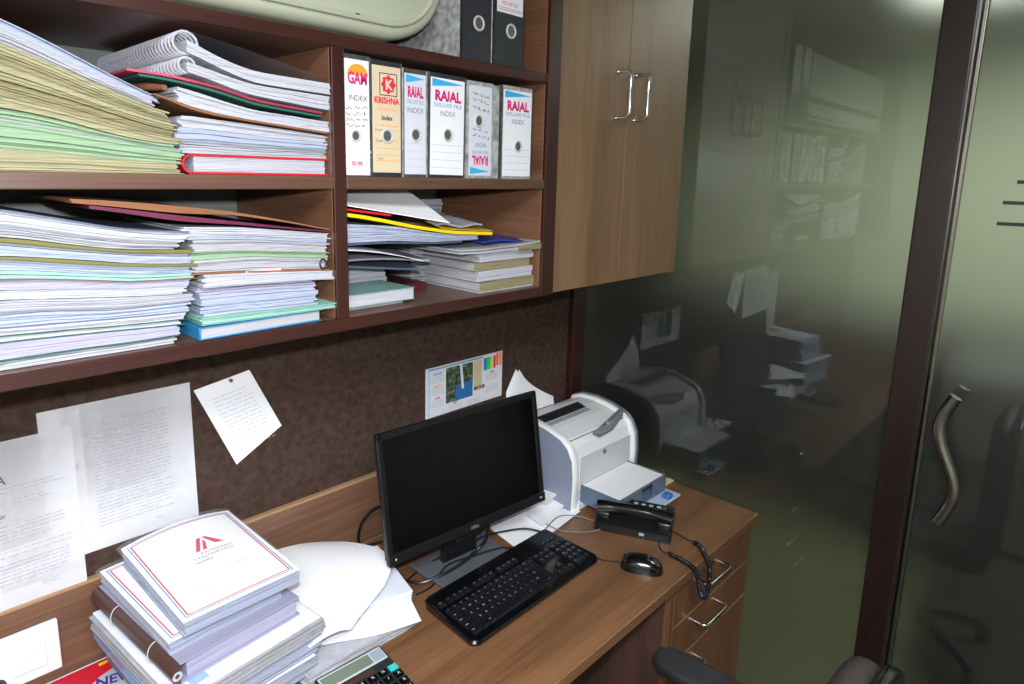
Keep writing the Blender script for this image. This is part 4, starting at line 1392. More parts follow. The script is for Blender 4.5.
keys = []
yy = [-0.062 + U * 1.07 * k for k in range(5)]
fy = yy[4] + 0.029
rowsK = [
    [('Ctrl', 1.4), ('', 1.2), ('Alt', 1.2), ('', 5.9), ('Alt', 1.2), ('', 1.2), ('', 1.2), ('Ctrl', 1.5)],
    [('Shift', 2.2)] + [(c, 1) for c in 'ZXCVBNM'] + [('<', 1), ('>', 1), ('?', 1), ('Shift', 2.6)],
    [('Caps', 1.75)] + [(c, 1) for c in 'ASDFGHJKL'] + [(':', 1), ('"', 1), ('Enter', 2.1)],
    [('Tab', 1.5)] + [(c, 1) for c in 'QWERTYUIOP'] + [('[', 1), (']', 1), ('\\', 1.4)],
    [('~', 1)] + [(c, 1) for c in '1234567890'] + [('-', 1), ('=', 1), ('Bksp', 1.9)],
]
legends = MB()
nk = 0
XL0 = -KW + 0.012
for r, row in enumerate(rowsK):
    x = XL0
    for s_, w in row:
        keys.append((x + w * U / 2, yy[r], w * U, s_))
        x += w * U
XM = XL0 + 14.9 * U + 0.010
for i in range(12):
    keys.append((XL0 + 1.7 * U + (i + (i // 4) * 0.55) * U * 0.94, fy, U * 0.9, 'F%d' % (i + 1)))
keys.append((XL0 + U / 2, fy, U, 'Esc'))
for i, s_ in enumerate(('Home', 'End')):
    pass
for i in range(3):
    keys.append((XM + (i + 0.5) * U, yy[0], U, '<v>'[i]))
keys.append((XM + 1.5 * U, yy[1], U, '^'))
for r, t in ((3, ('Del', 'End', 'PgD')), (4, ('Ins', 'Hom', 'PgU'))):
    for i in range(3):
        keys.append((XM + (i + 0.5) * U, yy[r], U, t[i]))
XN = XM + 3 * U + 0.008
for i, (a, b_, c_) in enumerate((('0', '.', ''), ('1', '2', '3'), ('4', '5', '6'), ('7', '8', '9'), ('Num', '/', '*'))):
    if i == 0:
        keys.append((XN + 1.0 * U, yy[0], 2 * U, '0'))
        keys.append((XN + 2.5 * U, yy[0], U, '.'))
    else:
        for j, t in enumerate((a, b_, c_)):
            keys.append((XN + (j + 0.5) * U, yy[i], U, t))
xmax = XN + 3 * U
sc_ = (2 * KW - 0.022) / (xmax - XL0)
for x, y, w, s_ in keys:
    x = XL0 + (x - XL0) * sc_
    w *= sc_
    keycap(x, y, w).obj('key', M_KEY, kr)
    if s_:
        z = ky(y) + 0.0061
        text_mesh(legends, s_, 0.0068 if len(s_) == 1 else 0.0040, Matrix.Translation((x - w / 2 + 0.0052 + (0.0015 if len(s_) > 1 else 0), y + 0.0002, z)), 1.0, 0.00015)
legends.obj('key_legends', M_LEG, kr)
MB().box((KW - 0.075, fy - 0.006, ky(fy) - 0.0005), (KW - 0.02, fy + 0.006, ky(fy) + 0.0015), 0.0005).obj('indicator_panel', M_BLACKM, kr)
mb = MB()
for k in range(3):
    mb.box((KW - 0.068 + 0.018 * k, fy, ky(fy) + 0.0014), (KW - 0.063 + 0.018 * k, fy + 0.002, ky(fy) + 0.0018))
mb.obj('indicator_marks', M_LEG, kr)
kc = [(-0.745, -0.352, 0.772), (-0.735, -0.335, 0.762), (-0.70, -0.300, 0.755), (-0.66, -0.285, 0.754), (-0.62, -0.30, 0.754), (-0.595, -0.335, 0.754)]

# ================================================================== mouse
ms = thing('computer_mouse', 'black glossy computer mouse lying between keyboard and telephone cord', 'mouse', (-0.488, -0.617, 0.7502), (0, 0, radians(-62)))


mb = MB()
secs = []
for i in range(19):
    t = i / 18
    x = -0.057 + 0.114 * t
    env = max(0.0, 1 - abs(2 * t - 1) ** 3.2) ** 0.5
    w = 0.0305 * env * (0.94 + 0.10 * t)
    h = (0.020 + 0.017 * sin(pi * min(1, 0.18 + t * 0.78))) * max(0.0, 1 - abs(2 * t - 1) ** 5) ** 0.5
    ring = []
    for k in range(17):
        a = pi * k / 16
        ca, sa = cos(a), sin(a)
        ring.append(mb.bm.verts.new((x, w * math.copysign(abs(ca) ** 0.75, ca), h * sa ** 0.7)))
    secs.append(ring)
for A, B in zip(secs, secs[1:]):
    for k in range(16):
        mb.bm.faces.new([A[k], A[k + 1], B[k + 1], B[k]])
    mb.bm.faces.new([A[16], A[0], B[0], B[16]])
bmesh.ops.remove_doubles(mb.bm, verts=mb.bm.verts[:], dist=1e-6)
bmesh.ops.recalc_face_normals(mb.bm, faces=mb.bm.faces[:])
mb.obj('body', M_BLACKG, ms, True)
MB().box((-0.048, -0.0006, 0.010), (-0.012, 0.0006, 0.0330), 0).obj('button_gap', M_BLACKM, ms)
MB().cyl((-0.034, -0.004, 0.026), (-0.034, 0.004, 0.026), 0.009).obj('scroll_wheel', M_BLACKM, ms, True)
mb = MB()
text_mesh(mb, 'hp', 0.009, Matrix.Translation((0.018, 0.0, 0.0372)) @ Matrix.Rotation(pi / 2, 4, 'Z'), 1.0, 0.0002)
mb.obj('emblem', M_MIDINK, ms)
mb = MB()
c_, s__ = cos(radians(62)), sin(radians(62))
w2l = Matrix.Rotation(radians(62), 4, 'Z') @ Matrix.Translation((0.488, 0.617, -0.7502))
cab = [(-0.515, -0.566, 0.759), (-0.524, -0.550, 0.756), (-0.535, -0.525, 0.7535), (-0.536, -0.490, 0.7535), (-0.528, -0.45, 0.7535), (-0.53, -0.40, 0.7535), (-0.55, -0.36, 0.7535)]
mb.tube([w2l @ Vector(p) for p in cab], 0.0016, 8)
mb.obj('cable', M_BLACKM, ms, True)

# ================================================================== telephone
ph = thing('telephone', 'black desk telephone with handset in front of the printer', 'telephone', (-0.325, -0.492, 0.7502), (0, 0, radians(-66)))
# local x = long side, y = towards the printer; wedge body
mb = MB().poly([(-0.108, -0.055, 0.001), (-0.108, 0.060, 0.001), (-0.108, 0.055, 0.058), (-0.108, 0.020, 0.054), (-0.108, -0.052, 0.022)], (0.216, 0, 0), 0.006, 3)
mb.obj('body', M_BLACK, ph, True)
mb = MB()
hs_ = []
pts, rad = [], []
for k in range(17):
    t = k / 16 * 2 - 1
    pts.append((t * 0.104, -0.018, 0.054 - 0.0 + 0.010 * (1 - t * t)))
    rad.append(0.0155 + 0.007 * max(0, abs(t) - 0.5) * 2)
hdt = MB().tube(pts, rad, 16)
hdt.obj('handset', M_BLACKG, ph, True)
for sx in (-1, 1):
    MB().box((sx * 0.086 - 0.021, -0.042, 0.026), (sx * 0.086 + 0.021, 0.004, 0.052), 0.008, 3).obj('ear_cup', M_BLACK, ph, True)
for k in range(4):
    MB().box((-0.010 + 0.022 * k, 0.034, 0.0560), (0.002 + 0.022 * k, 0.042, 0.0590), 0.001).obj('button', M_LEG, ph)
for r in range(3):
    for k in range(4):
        MB().box((-0.085 + 0.016 * k, 0.020 + 0.011 * r, 0.0545 + 0.001 * r), (-0.074 + 0.016 * k, 0.028 + 0.011 * r, 0.0575 + 0.001 * r), 0.001).obj('dial_button', M_BLACKM, ph)
MB().box((0.020, -0.0570, 0.010), (0.034, -0.0555, 0.018)).obj('ringer_switch', M_LEG, ph)
# coiled cord hanging over the desk edge, from handset to body
w2p = Matrix.Rotation(radians(66), 4, 'Z') @ Matrix.Translation((0.325, 0.487, -0.7502))


def spline(P, n):
    out = []
    P = [Vector(p) for p in P]
    for i in range(len(P) - 1):
        p0, p1, p2, p3 = P[max(i - 1, 0)], P[i], P[i + 1], P[min(i + 2, len(P) - 1)]
        for k in range(n):
            t = k / n
            out.append(0.5 * ((2 * p1) + (-p0 + p2) * t + (2 * p0 - 5 * p1 + 4 * p2 - p3) * t * t + (-p0 + 3 * p1 - 3 * p2 + p3) * t ** 3))
    out.append(P[-1])
    return out


path = spline([(-0.385, -0.632, 0.757), (-0.386, -0.670, 0.757), (-0.398, -0.712, 0.757), (-0.404, -0.728, 0.740), (-0.396, -0.733, 0.705), (-0.380, -0.736, 0.676),
               (-0.366, -0.736, 0.676), (-0.345, -0.733, 0.705), (-0.338, -0.727, 0.742), (-0.325, -0.708, 0.757), (-0.290, -0.675, 0.757), (-0.283, -0.650, 0.757)], 60)
# arc length resample and coil
L = [0.0]
for a, b_ in zip(path, path[1:]):
    L.append(L[-1] + (b_ - a).length)
tot = L[-1]
coil = []
N = 1500
turns = int(tot / 0.0050)
j = 0
up = Vector((0.3, 0.1, 0.9)).normalized()
for i in range(N + 1):
    s_ = tot * i / N
    while j < len(L) - 2 and L[j + 1] < s_:
        j += 1
    t = (s_ - L[j]) / max(1e-9, L[j + 1] - L[j])
    p = path[j].lerp(path[j + 1], t)
    d = (path[j + 1] - path[j]).normalized()
    sd = d.cross(up).normalized()
    up = sd.cross(d).normalized()
    a = 2 * pi * turns * i / N
    coil.append(w2p @ (p + (sd * cos(a) + up * sin(a)) * 0.0052))
MB().tube(coil, 0.0019, 6).obj('coiled_cord', M_BLACK, ph, True)
MB().tube([w2p @ v for v in spline([(-0.283, -0.650, 0.757), (-0.281, -0.629, 0.756), (-0.275, -0.598, 0.756), (-0.285, -0.570, 0.764)], 8)], 0.0017, 8).obj('plain_cord', M_BLACK, ph, True)
MB().tube([w2p @ v for v in spline([(-0.385, -0.632, 0.757), (-0.386, -0.615, 0.757), (-0.378, -0.600, 0.760), (-0.360, -0.588, 0.768)], 8)], 0.0017, 8).obj('plain_cord', M_BLACK, ph, True)

# ================================================================== printer
pr = thing('printer', 'white and grey laser printer with blue paper tray on the desk corner', 'printer', (-0.215, -0.18, 0.7502))
# side profile (y,z): front at -0.125
prof = [(-0.125, 0.0), (-0.127, 0.10), (-0.124, 0.150), (-0.108, 0.190), (-0.085, 0.210), (-0.03, 0.228), (0.03, 0.238), (0.085, 0.236), (0.125, 0.222), (0.135, 0.19), (0.135, 0.0)]
MB().poly([(-0.148, y, z) for y, z in prof], (0.296, 0, 0), 0.003).obj('body', M_PRW, pr)
side = [(-0.135, 0.0), (-0.138, 0.11), (-0.132, 0.165), (-0.112, 0.202), (-0.085, 0.222), (-0.03, 0.239), (0.03, 0.248), (0.09, 0.246), (0.130, 0.232), (0.142, 0.20), (0.142, 0.0)]
MB().poly([(-0.176, y, z) for y, z in side], (0.029, 0, 0), 0.009, 3).obj('side_panel', M_PRW, pr, True)
MB().poly([(-0.1785, y * 0.955, 0.001 + z * 0.965) for y, z in side], (0.003, 0, 0), 0.001).obj('side_inset', M_PRG, pr)
MB().poly([(0.147, y, z) for y, z in side], (0.020, 0, 0), 0.006, 3).obj('side_panel', M_PRW, pr, True)
MB().poly([(0.166, y * 1.01, z * 1.01) for y, z in side], (0.012, 0, 0), 0.005, 3).obj('side_trim', M_PRD, pr, True)
# output slot and recess on top
MB().poly([(-0.14, 0.012, 0.2325), (0.075, 0.012, 0.2325), (0.085, 0.055, 0.2365), (-0.14, 0.055, 0.2365)], (0, 0, 0.004)).obj('output_slot', M_BLACKM, pr)
for k in range(5):
    MB().box((-0.11 + 0.04 * k, 0.016, 0.2365), (-0.095 + 0.04 * k, 0.050, 0.2415), 0.001).obj('slot_rib', M_BLACK, pr)
MB().box((-0.146, -0.094, 0.2075), (0.146, -0.092, 0.2095)).obj('lid_seam', M_PRD, pr)
MB().box((-0.14, -0.012, 0.2305), (0.075, 0.011, 0.2345), 0.001).obj('slot_edge', mat('slot edge grey', (170, 174, 176), 0.4), pr)
mb = MB().poly([(-0.045, -0.104, 0.203), (-0.025, -0.118, 0.192), (0.05, -0.117, 0.196), (0.176, -0.082, 0.216), (0.178, -0.062, 0.224), (0.05, -0.088, 0.212)], (0, 0.002, 0.010), 0.004)
mb.obj('control_panel', M_PRD, pr, True)
for k, m in enumerate((M_BLUET, M_LEG)):
    MB().cyl((0.025 + 0.02 * k, -0.098, 0.215), (0.025 + 0.02 * k, -0.0985, 0.222), 0.004).obj('button', m, pr)
MB().cyl((-0.012, -0.132, 0.148), (-0.012, -0.1245, 0.148), 0.0075).obj('round_emblem', M_PRD, pr, True)
MB().poly([(-0.135, -0.129, 0.052), (-0.135, -0.129, 0.160), (0.138, -0.1285, 0.160), (0.138, -0.129, 0.052)], (0, 0.004, 0)).obj('front_door', mat('printer front door', (206, 209, 212), 0.4), pr)
MB().box((-0.13, -0.131, 0.046), (0.138, -0.125, 0.054), 0.001).obj('tray_slot', M_PRD, pr)
# paper tray
ty0, ty1 = -0.272, -0.129
tx0, tx1 = -0.130, 0.130
MB().box((tx0, ty0, 0.018), (tx1, ty1, 0.024), 0.001).obj('tray_floor', M_TRAY, pr)
MB().box((tx0, ty0, 0.024), (tx0 + 0.004, ty1, 0.068), 0.001).obj('tray_side', M_TRAY, pr)
MB().box((tx1 - 0.004, ty0, 0.024), (tx1, ty1, 0.068), 0.001).obj('tray_side', M_TRAY, pr)
MB().box((tx0, ty0, 0.024), (-0.01, ty0 + 0.004, 0.068), 0.001).obj('tray_front', M_TRAY, pr)
MB().box((0.055, ty0, 0.024), (tx1, ty0 + 0.004, 0.068), 0.001).obj('tray_front', M_TRAY, pr)
cov = MB()
cov.box((tx0, ty0, 0.068), (tx1, ty0 + 0.006, 0.073), 0.001)
cov.box((tx0, ty0, 0.068), (tx0 + 0.006, ty1, 0.073), 0.001)
cov.box((tx1 - 0.006, ty0, 0.068), (tx1, ty1, 0.073), 0.001)
cov.obj('tray_rim', M_PRD, pr)
MB().box((-0.055, -0.318, 0.008), (0.150, ty0 + 0.03, 0.0155), 0.003).obj('tray_extension', M_TRAYL, pr)
MB().box((0.078, -0.314, 0.0155), (0.108, -0.288, 0.032), 0.006, 3).obj('paper_stop', M_BLUET, pr, True)
MB().box((-0.15, -0.14, 0.0), (0.15, -0.12, 0.018), 0.002).obj('foot', M_PRW, pr)
# paper resting on the tray
MBp = MB()
MBp.box((tx0 + 0.008, ty0 + 0.008, 0.0), (tx1 - 0.008, ty1 - 0.003, 0.0075), 0.0005)
ps_ = MBp.obj('paper_stack', M_SHEET, loc=(-0.215, -0.18, 0.7502 + 0.0645))
tag(ps_, 'flat stack of white paper lying in the printer tray', 'papers')
# curled sheets standing behind the printer
def peak(u, h):
    return h - 0.45 * (0.22 - u) * h / 0.22 if u < 0.22 else h - 0.86 * h * ((u - 0.22) / 0.78) ** 0.62


sheet('paper_sheet', M_SHEET, 'front white sheet curling up behind the printer against the pinboard', 'papers', lambda u, v: (-0.370 + 0.23 * u + 0.01 * v, -0.030 + 0.012 * v + 0.004 * sin(u * 3), 0.96 + peak(u, 0.165) * v), nx=20, ny=8, th=0.0, loc=(-0.3, -0.03, 1.0))
sheet('paper_sheet', M_SHEET, 'rear white sheet with pointed corner behind the printer', 'papers', lambda u, v: (-0.380 + 0.22 * u + 0.01 * v, -0.022 + 0.010 * v, 0.96 + peak(u, 0.168) * v), nx=20, ny=8, th=0.0, loc=(-0.3, -0.02, 1.0))
o = MB().box((-0.10, -0.05, 0.0), (0.10, 0.05, 0.006), 0.001).obj('notepad', M_YPAD, loc=(-0.075, -0.372, 0.7503), rot=(0, 0, 0.0))
tag(o, 'pale yellow pad lying partly under the printer beside the glass', 'notepad')

# papers between the monitor and printer
PL = (-0.47, -0.27, 0.7502)
sheet('paper_sheet', M_SHEET, 'lower white sheet spread flat right of the monitor foot', 'papers', lambda u, v: (-0.660 + 0.29 * u + 0.03 * v, -0.360 + 0.17 * v + 0.03 * u, 0.7508 + 0.004 * u * u), loc=PL)
sheet('paper_sheet', M_SHEET, 'folded white sheet on top between monitor and printer', 'papers', lambda u, v: (-0.53 + 0.165 * u + 0.02 * v, -0.315 + 0.135 * v + 0.035 * u, 0.758 + 0.012 * abs(u - 0.3) + 0.012 * v), loc=PL)
sheet('paper_sheet', M_SHEET, 'third sheet crumpled against the printer side', 'papers', lambda u, v: (-0.455 + 0.10 * u, -0.270 + 0.10 * v + 0.02 * u, 0.786 + 0.008 * u - 0.006 * v), loc=PL)


# ================================================================== cables
def cable(name, pts, r, m, label, cat='cable'):
    c = spline(pts, 10)
    o_ = c[0]
    o = MB().tube([p - o_ for p in c], r, 8).obj(name, m, None, True, loc=o_)
    return tag(o, label, cat, 'cables around the monitor and telephone')


cable('cable', [(-0.76, -0.325, 0.866), (-0.763, -0.318, 0.82), (-0.775, -0.302, 0.79), (-0.835, -0.302, 0.774), (-0.90, -0.293, 0.764), (-0.949, -0.268, 0.7555), (-0.972, -0.20, 0.7555), (-0.956, -0.14, 0.7555)], 0.0042, M_BLACK,
      'thick black cable looping down in front of the monitor stand')
cable('cable', [(-0.90, -0.056, 0.7545), (-0.957, -0.040, 0.760), (-0.970, -0.045, 0.80), (-0.955, -0.050, 0.842), (-0.915, -0.055, 0.862), (-0.86, -0.065, 0.855)], 0.0036, M_BLACK,
      'black cable standing in an arch left of the monitor')
cable('cable', [(-1.06, -0.09, 0.756), (-1.01, -0.085, 0.765), (-0.96, -0.095, 0.768), (-0.92, -0.13, 0.762), (-0.88, -0.16, 0.762)], 0.0045, M_BLACK,
      'short thick black cable lying behind the curled sheets')
cable('cable', [(-0.96, -0.24, 0.7545), (-0.90, -0.225, 0.7545), (-0.84, -0.235, 0.765), (-0.78, -0.25, 0.766), (-0.70, -0.24, 0.765), (-0.64, -0.25, 0.760), (-0.58, -0.29, 0.764), (-0.555, -0.335, 0.762)], 0.0026, M_BLACK,
      'thin black cable running from the monitor foot over the white sheet to the keyboard')
cable('cable', [(-0.98, -0.30, 0.7545), (-0.93, -0.30, 0.7545), (-0.86, -0.275, 0.766), (-0.78, -0.29, 0.766), (-0.70, -0.31, 0.763), (-0.66, -0.33, 0.7545)], 0.0026, M_BLACKM,
      'thin dark cable lying across the monitor foot')
cable('cable', [(-0.56, -0.335, 0.756), (-0.50, -0.315, 0.7535), (-0.44, -0.305, 0.7535), (-0.40, -0.34, 0.7535), (-0.385, -0.39, 0.7535)], 0.0022, M_CLEARC,
      'clear grey cable looping between keyboard and telephone')
cable('cable', [(-0.50, -0.30, 0.753), (-0.50, -0.35, 0.753), (-0.47, -0.395, 0.753), (-0.44, -0.42, 0.753), (-0.40, -0.435, 0.753)], 0.0018, M_CLEARC,
      'thin pale telephone line curving beside the telephone')

# ================================================================== curled sheets right of the stack
rnd = random.Random(61)
so = Vector((-1.17, -0.23, 0.7503))
lower_ = layer_pile(MB(), -1.31, -1.045, -0.375, -0.13, [(-2, 0.7506), (0, 0.7506)], [(-1.32, 0.780), (-1.15, 0.778), (-1.04, 0.768)], so, rnd, jit=0.010, rough=0.003).obj('paper_bundle', M_PAPERW, loc=so)
tag(lower_, 'lower pile of white papers spreading right of the big document stack', 'papers')


def rot_sheet(cx, cy, ang, w, d, zf):
    ca, sa = cos(ang), sin(ang)

    def fn(u, v):
        a, b = (u - 0.5) * w, (v - 0.5) * d
        return (cx + a * ca - b * sa, cy + a * sa + b * ca, zf(u, v))
    return fn


SHL = (-1.17, -0.22, 0.80)
SHG = None
sheet('paper_sheet', M_SHEET, 'sheet with frayed right edge lying under the big curled sheet', 'papers', rot_sheet(-1.150, -0.265, -0.38, 0.28, 0.21, lambda u, v: 0.788 + 0.004 * sin(u * 7) - 0.004 * u), th=0.0012, loc=SHL)
for k in range(6):
    sheet('paper_sheet', M_SHEETB if k % 2 else M_SHEET, ['lowest', 'second lowest', 'third lowest', 'third highest', 'second highest', 'topmost'][k] + ' flat sheet between the frayed sheet and the big curled sheet', 'papers',
          rot_sheet(-1.165 + 0.004 * k, -0.225 + 0.003 * k, -0.10 - 0.03 * k, 0.29, 0.215, lambda u, v, k=k: 0.7935 + 0.0045 * k + 0.003 * sin(u * 5 + k)), th=0.0012, loc=SHL, group='flat sheets below the curled sheet')
XR = [(-0.39, -1.235), (-0.33, -1.085), (-0.28, -1.035), (-0.236, -1.014), (-0.19, -1.022), (-0.13, -1.050), (-0.084, -1.078), (-0.06, -1.12)]
sheet('paper_sheet', M_SHEET, 'big white curled sheet with printing on top, right of the document stack', 'papers', lambda u, v: (-1.31 + (smoothed(XR, -0.39 + 0.33 * v, 0.03) + 1.31) * u, -0.39 + 0.33 * v + 0.01 * (1 - u), 0.862 - 0.022 * u ** 3 + 0.012 * sin(v * 3.0) - 0.022 * (1 - v) * (1 - u)), nx=20, ny=22, th=0.001, loc=SHL)

# ================================================================== document stack at lower left
DX, DY = -1.42, -0.22


def doc(name, label, cat, x0, x1, y0, y1, z0, z1, m, rot=0.0, cover=None, film=None, seed=0, sheetT=0.0035, jit=0.003, bulge=0.0, spine=None):
    c = Vector(((x0 + x1) / 2, (y0 + y1) / 2, z0))
    rt = thing(name, label, cat, c, (0, 0, rot))
    w = (x1 - x0) / 2
    d = (y1 - y0) / 2
    bot = [(-w, 0), (w, 0)]
    top = [(-w, z1 - z0), (-w * 0.4, z1 - z0 + bulge), (w * 0.4, z1 - z0 + bulge * 0.8), (w, (z1 - z0) * 0.95)]
    layer_pile(MB_(rt), -w, w, -d, d, [(a, b + 0.0012) for a, b in bot], [(a, b - 0.0012) for a, b in top], Vector((0, 0, 0)), random.Random(seed), sheet=sheetT, jit=jit).done('pages', m)
    if cover:
        layer_pile(MB_(rt), -w - 0.002, w + 0.002, -d - 0.002, d, bot, [(a, b + 0.0010) for a, b in bot], Vector((0, 0, 0)), random.Random(seed), sheet=0.01, jit=0.0004).done('back_cover', cover)
        layer_pile(MB_(rt), -w - 0.002, w + 0.002, -d - 0.002, d, [(a, b - 0.0011) for a, b in top], top, Vector((0, 0, 0)), random.Random(seed), sheet=0.01, jit=0.0004).done('front_cover', cover)
    MB().box((-w + 0.001, -d + 0.001, (z1 - z0) * 0.965 + bulge), (w - 0.002, d - 0.001, (z1 - z0) * 0.965 + bulge + 0.0012)).obj('top_sheet', M_SHEETB, rt)
    if spine:
        MB().box((-w - 0.0055, -d - 0.002, 0.0), (-w - 0.002, d, z1 - z0), 0.0012).obj('spine', spine, rt)
    return rt, w, d, z1 - z0


doc('file', 'white document file lowest in the big stack on the desk', 'file', -1.555, -1.305, -0.375, -0.040, 0.7700, 0.7900, M_BLUEW, 0.10, M_FILMB, seed=1, spine=M_SLATE)
doc('file', 'second file from the bottom of the big desk stack, with blue plastic cover', 'file', -1.560, -1.300, -0.380, -0.040, 0.7905, 0.8100, M_PAPER, 0.05, M_FILMB, seed=2, spine=M_FILMB)
doc('file', 'third file from the bottom of the big desk stack, grey spine', 'file', -1.570, -1.300, -0.375, -0.040, 0.8105, 0.8300, M_PAPERW, 0.08, M_GREYP, seed=3, spine=M_GREYP)
doc('file', 'clear plastic file with blue tinted spine in the middle of the desk stack', 'file', -1.578, -1.295, -0.385, -0.040, 0.8305, 0.8530, M_BLUEW, 0.07, M_FILMB, seed=4, spine=M_FILMB)
doc('file', 'thick white file with light blue corner under the brown binder', 'file', -1.580, -1.295, -0.390, -0.042, 0.8535, 0.8900, M_PAPER, 0.09, None, seed=5, jit=0.006, sheetT=0.0028)
mb = MB().poly([(-1.578, -0.07, 0.8910), (-1.556, -0.07, 0.8910), (-1.500, -0.380, 0.8910), (-1.530, -0.384, 0.8910)], (0, 0, 0.0008))
tag(mb.obj('plastic_sheet', mat('light blue film', (150, 180, 216), 0.25)), 'light blue plastic sheet lying on the thick white file', 'plastic sheet')
MB_low = doc('paper_bundle', 'thin white papers lying beneath the red magazine in the corner', 'papers', -1.71, -1.50, -0.26, -0.022, 0.7503, 0.7590, M_PAPER, 0.0, None, seed=6, sheetT=0.002)
# brown lever binder
M_CLIPL = mat('violet grey binder pocket', (150, 148, 172), 0.35)
bd = thing('binder', 'dark brown ring binder lying under the two bordered booklets', 'binder', (-1.442, -0.192, 0.8922), (0, 0, 0.10))
MB().box((-0.118, -0.165, 0.0), (0.118, 0.165, 0.003), 0.001).obj('back_cover', M_CLIPL, bd)
MB().box((-0.118, -0.165, 0.036), (0.118, 0.165, 0.039), 0.001).obj('front_cover', M_CLIPL, bd)
MB().poly([(-0.118 + 0.0195 * cos(a) * (0.75 if cos(a) < 0 else 0.0), -0.165, 0.0195 + 0.0195 * sin(a)) for a in [pi / 2 + pi * k / 12 for k in range(13)]], (0, 0.33, 0)).obj('spine', M_CLIP, bd, True)
MB().box((-0.105, -0.160, 0.0035), (0.112, 0.160, 0.0355)).obj('pages', M_LAV, bd)
for yy_ in (-0.08, 0.07):
    MB().tube([(-0.119 + 0.0205 * cos(a) * 0.75, yy_, 0.0195 + 0.0205 * sin(a)) for a in [pi / 2 + pi * k / 10 for k in range(11)]], 0.0010, 6).obj('spine_thread', M_SILV, bd)
MB().disc((-0.1235, -0.1656, 0.019), 0.0085, 'y', 18, 0.004).obj('ring_label', M_PAPERW, bd)


def booklet(label, cx, cy, rot, z0, th, w, d, seed, bulge, cover_text=False):
    rt = thing('booklet', label, 'booklet', (cx, cy, z0), (0, 0, rot))
    w2, d2 = w / 2, d / 2
    top = lambda x, y: th + bulge * (1 - (x / w2) ** 2) * (0.5 + 0.5 * y / d2) + bulge * 0.25 * y / d2
    mb = MB()
    rnd = random.Random(seed)
    k = max(2, int(th / 0.004))
    for i in range(k):
        a0, a1 = i / k, (i + 0.92) / k
        dx, dy = rnd.uniform(-0.002, 0.002), rnd.uniform(-0.003, 0.003)
        f = lambda u, v, a: Vector(((u - 0.5) * w + dx, (v - 0.5) * d + dy, a * top((u - 0.5) * w, (v - 0.5) * d)))
        nx, ny = 10, 10
        T = [[mb.bm.verts.new(f(p / nx, q_ / ny, a1)) for q_ in range(ny + 1)] for p in range(nx + 1)]
        B = [[mb.bm.verts.new(f(p / nx, q_ / ny, a0)) for q_ in range(ny + 1)] for p in range(nx + 1)]
        for p in range(nx):
            for q_ in range(ny):
                mb.bm.faces.new([T[p][q_], T[p + 1][q_], T[p + 1][q_ + 1], T[p][q_ + 1]])
                mb.bm.faces.new([B[p][q_ + 1], B[p + 1][q_ + 1], B[p + 1][q_], B[p][q_]])
            mb.bm.faces.new([T[p + 1][0], T[p][0], B[p][0], B[p + 1][0]])
            mb.bm.faces.new([T[p][ny], T[p + 1][ny], B[p + 1][ny], B[p][ny]])
        for q_ in range(ny):
            mb.bm.faces.new([T[0][q_], T[0][q_ + 1], B[0][q_ + 1], B[0][q_]])
            mb.bm.faces.new([T[nx][q_ + 1], T[nx][q_], B[nx][q_], B[nx][q_ + 1]])
    mb.obj('pages', M_BLUEW, rt)
    MB().grid(14, 14, lambda u, v: Vector(((u - 0.5) * (w + 0.004), (v - 0.5) * (d + 0.004), top((u - 0.5) * w, (v - 0.5) * d) + 0.0005)), 0.0006).obj('cover', M_SHEET, rt, True)
    MB().grid(14, 14, lambda u, v: Vector(((u - 0.5) * (w + 0.016), (v - 0.5) * (d + 0.018) + 0.004, top((u - 0.5) * w, (v - 0.5) * d) + 0.0022 - 0.01 * max(0, abs(u - 0.5) * 2 - 0.93) / 0.07 * 0.4)), 0.0).obj('clear_sleeve', M_FILM2, rt, True)

    def on(x, y, h=0.0010):
        return Vector((x, y, top(x, y) + h))

    def border(inset, t, m, name):
        b = MB()
        X, Y = w2 - inset, d2 - inset
        for (ax, ay, bx, by) in ((-X, -Y, X, -Y), (X, -Y, X, Y), (X, Y, -X, Y), (-X, Y, -X, -Y)):
            for s in range(10):
                p0 = Vector((ax + (bx - ax) * s / 10, ay + (by - ay) * s / 10))
                p1 = Vector((ax + (bx - ax) * (s + 1) / 10, ay + (by - ay) * (s + 1) / 10))
                nrm = Vector((-(by - ay), bx - ax)).normalized() * t
                b.quad(on(*p0), on(*p1), on(*(p1 + nrm)), on(*(p0 + nrm)))
        b.obj(name, m, rt)
    border(0.006, 0.0022, M_BLUEL, 'blue_border')
    border(0.0105, 0.0028, M_REDINK, 'red_border')
    return rt, on, w2, d2


M_FILM2 = film_mat('very clear sleeve', (225, 228, 238), 0.14, 0.12)
booklet('lower booklet with red and blue border half hidden below the top booklet', -1.450, -0.180, 0.07, 0.9315, 0.026, 0.215, 0.300, 71, 0.003)
bt, on, w2, d2 = booklet('top booklet of the desk stack with red A emblem and bordered cover', -1.420, -0.198, 0.02, 0.9620, 0.032, 0.216, 0.297, 72, 0.014)
# emblem: two slanted red strokes forming an A, facing the chair side
em = MB()


def stroke(pts):
    em.bm.faces.new([em.bm.verts.new(on(x, y, 0.0016)) for x, y in pts])


ex, ey = 0.012, 0.045
stroke([(ex - 0.026, ey - 0.022), (ex - 0.018, ey - 0.022), (ex + 0.000, ey + 0.022), (ex - 0.008, ey + 0.022)])
stroke([(ex - 0.012, ey - 0.022), (ex - 0.004, ey - 0.022), (ex + 0.003, ey + 0.004), (ex + 0.001, ey + 0.014)])
stroke([(ex + 0.003, ey + 0.022), (ex + 0.010, ey + 0.022), (ex + 0.034, ey - 0.016), (ex + 0.016, ey - 0.010)])
em.obj('red_emblem', M_REDINK, bt)


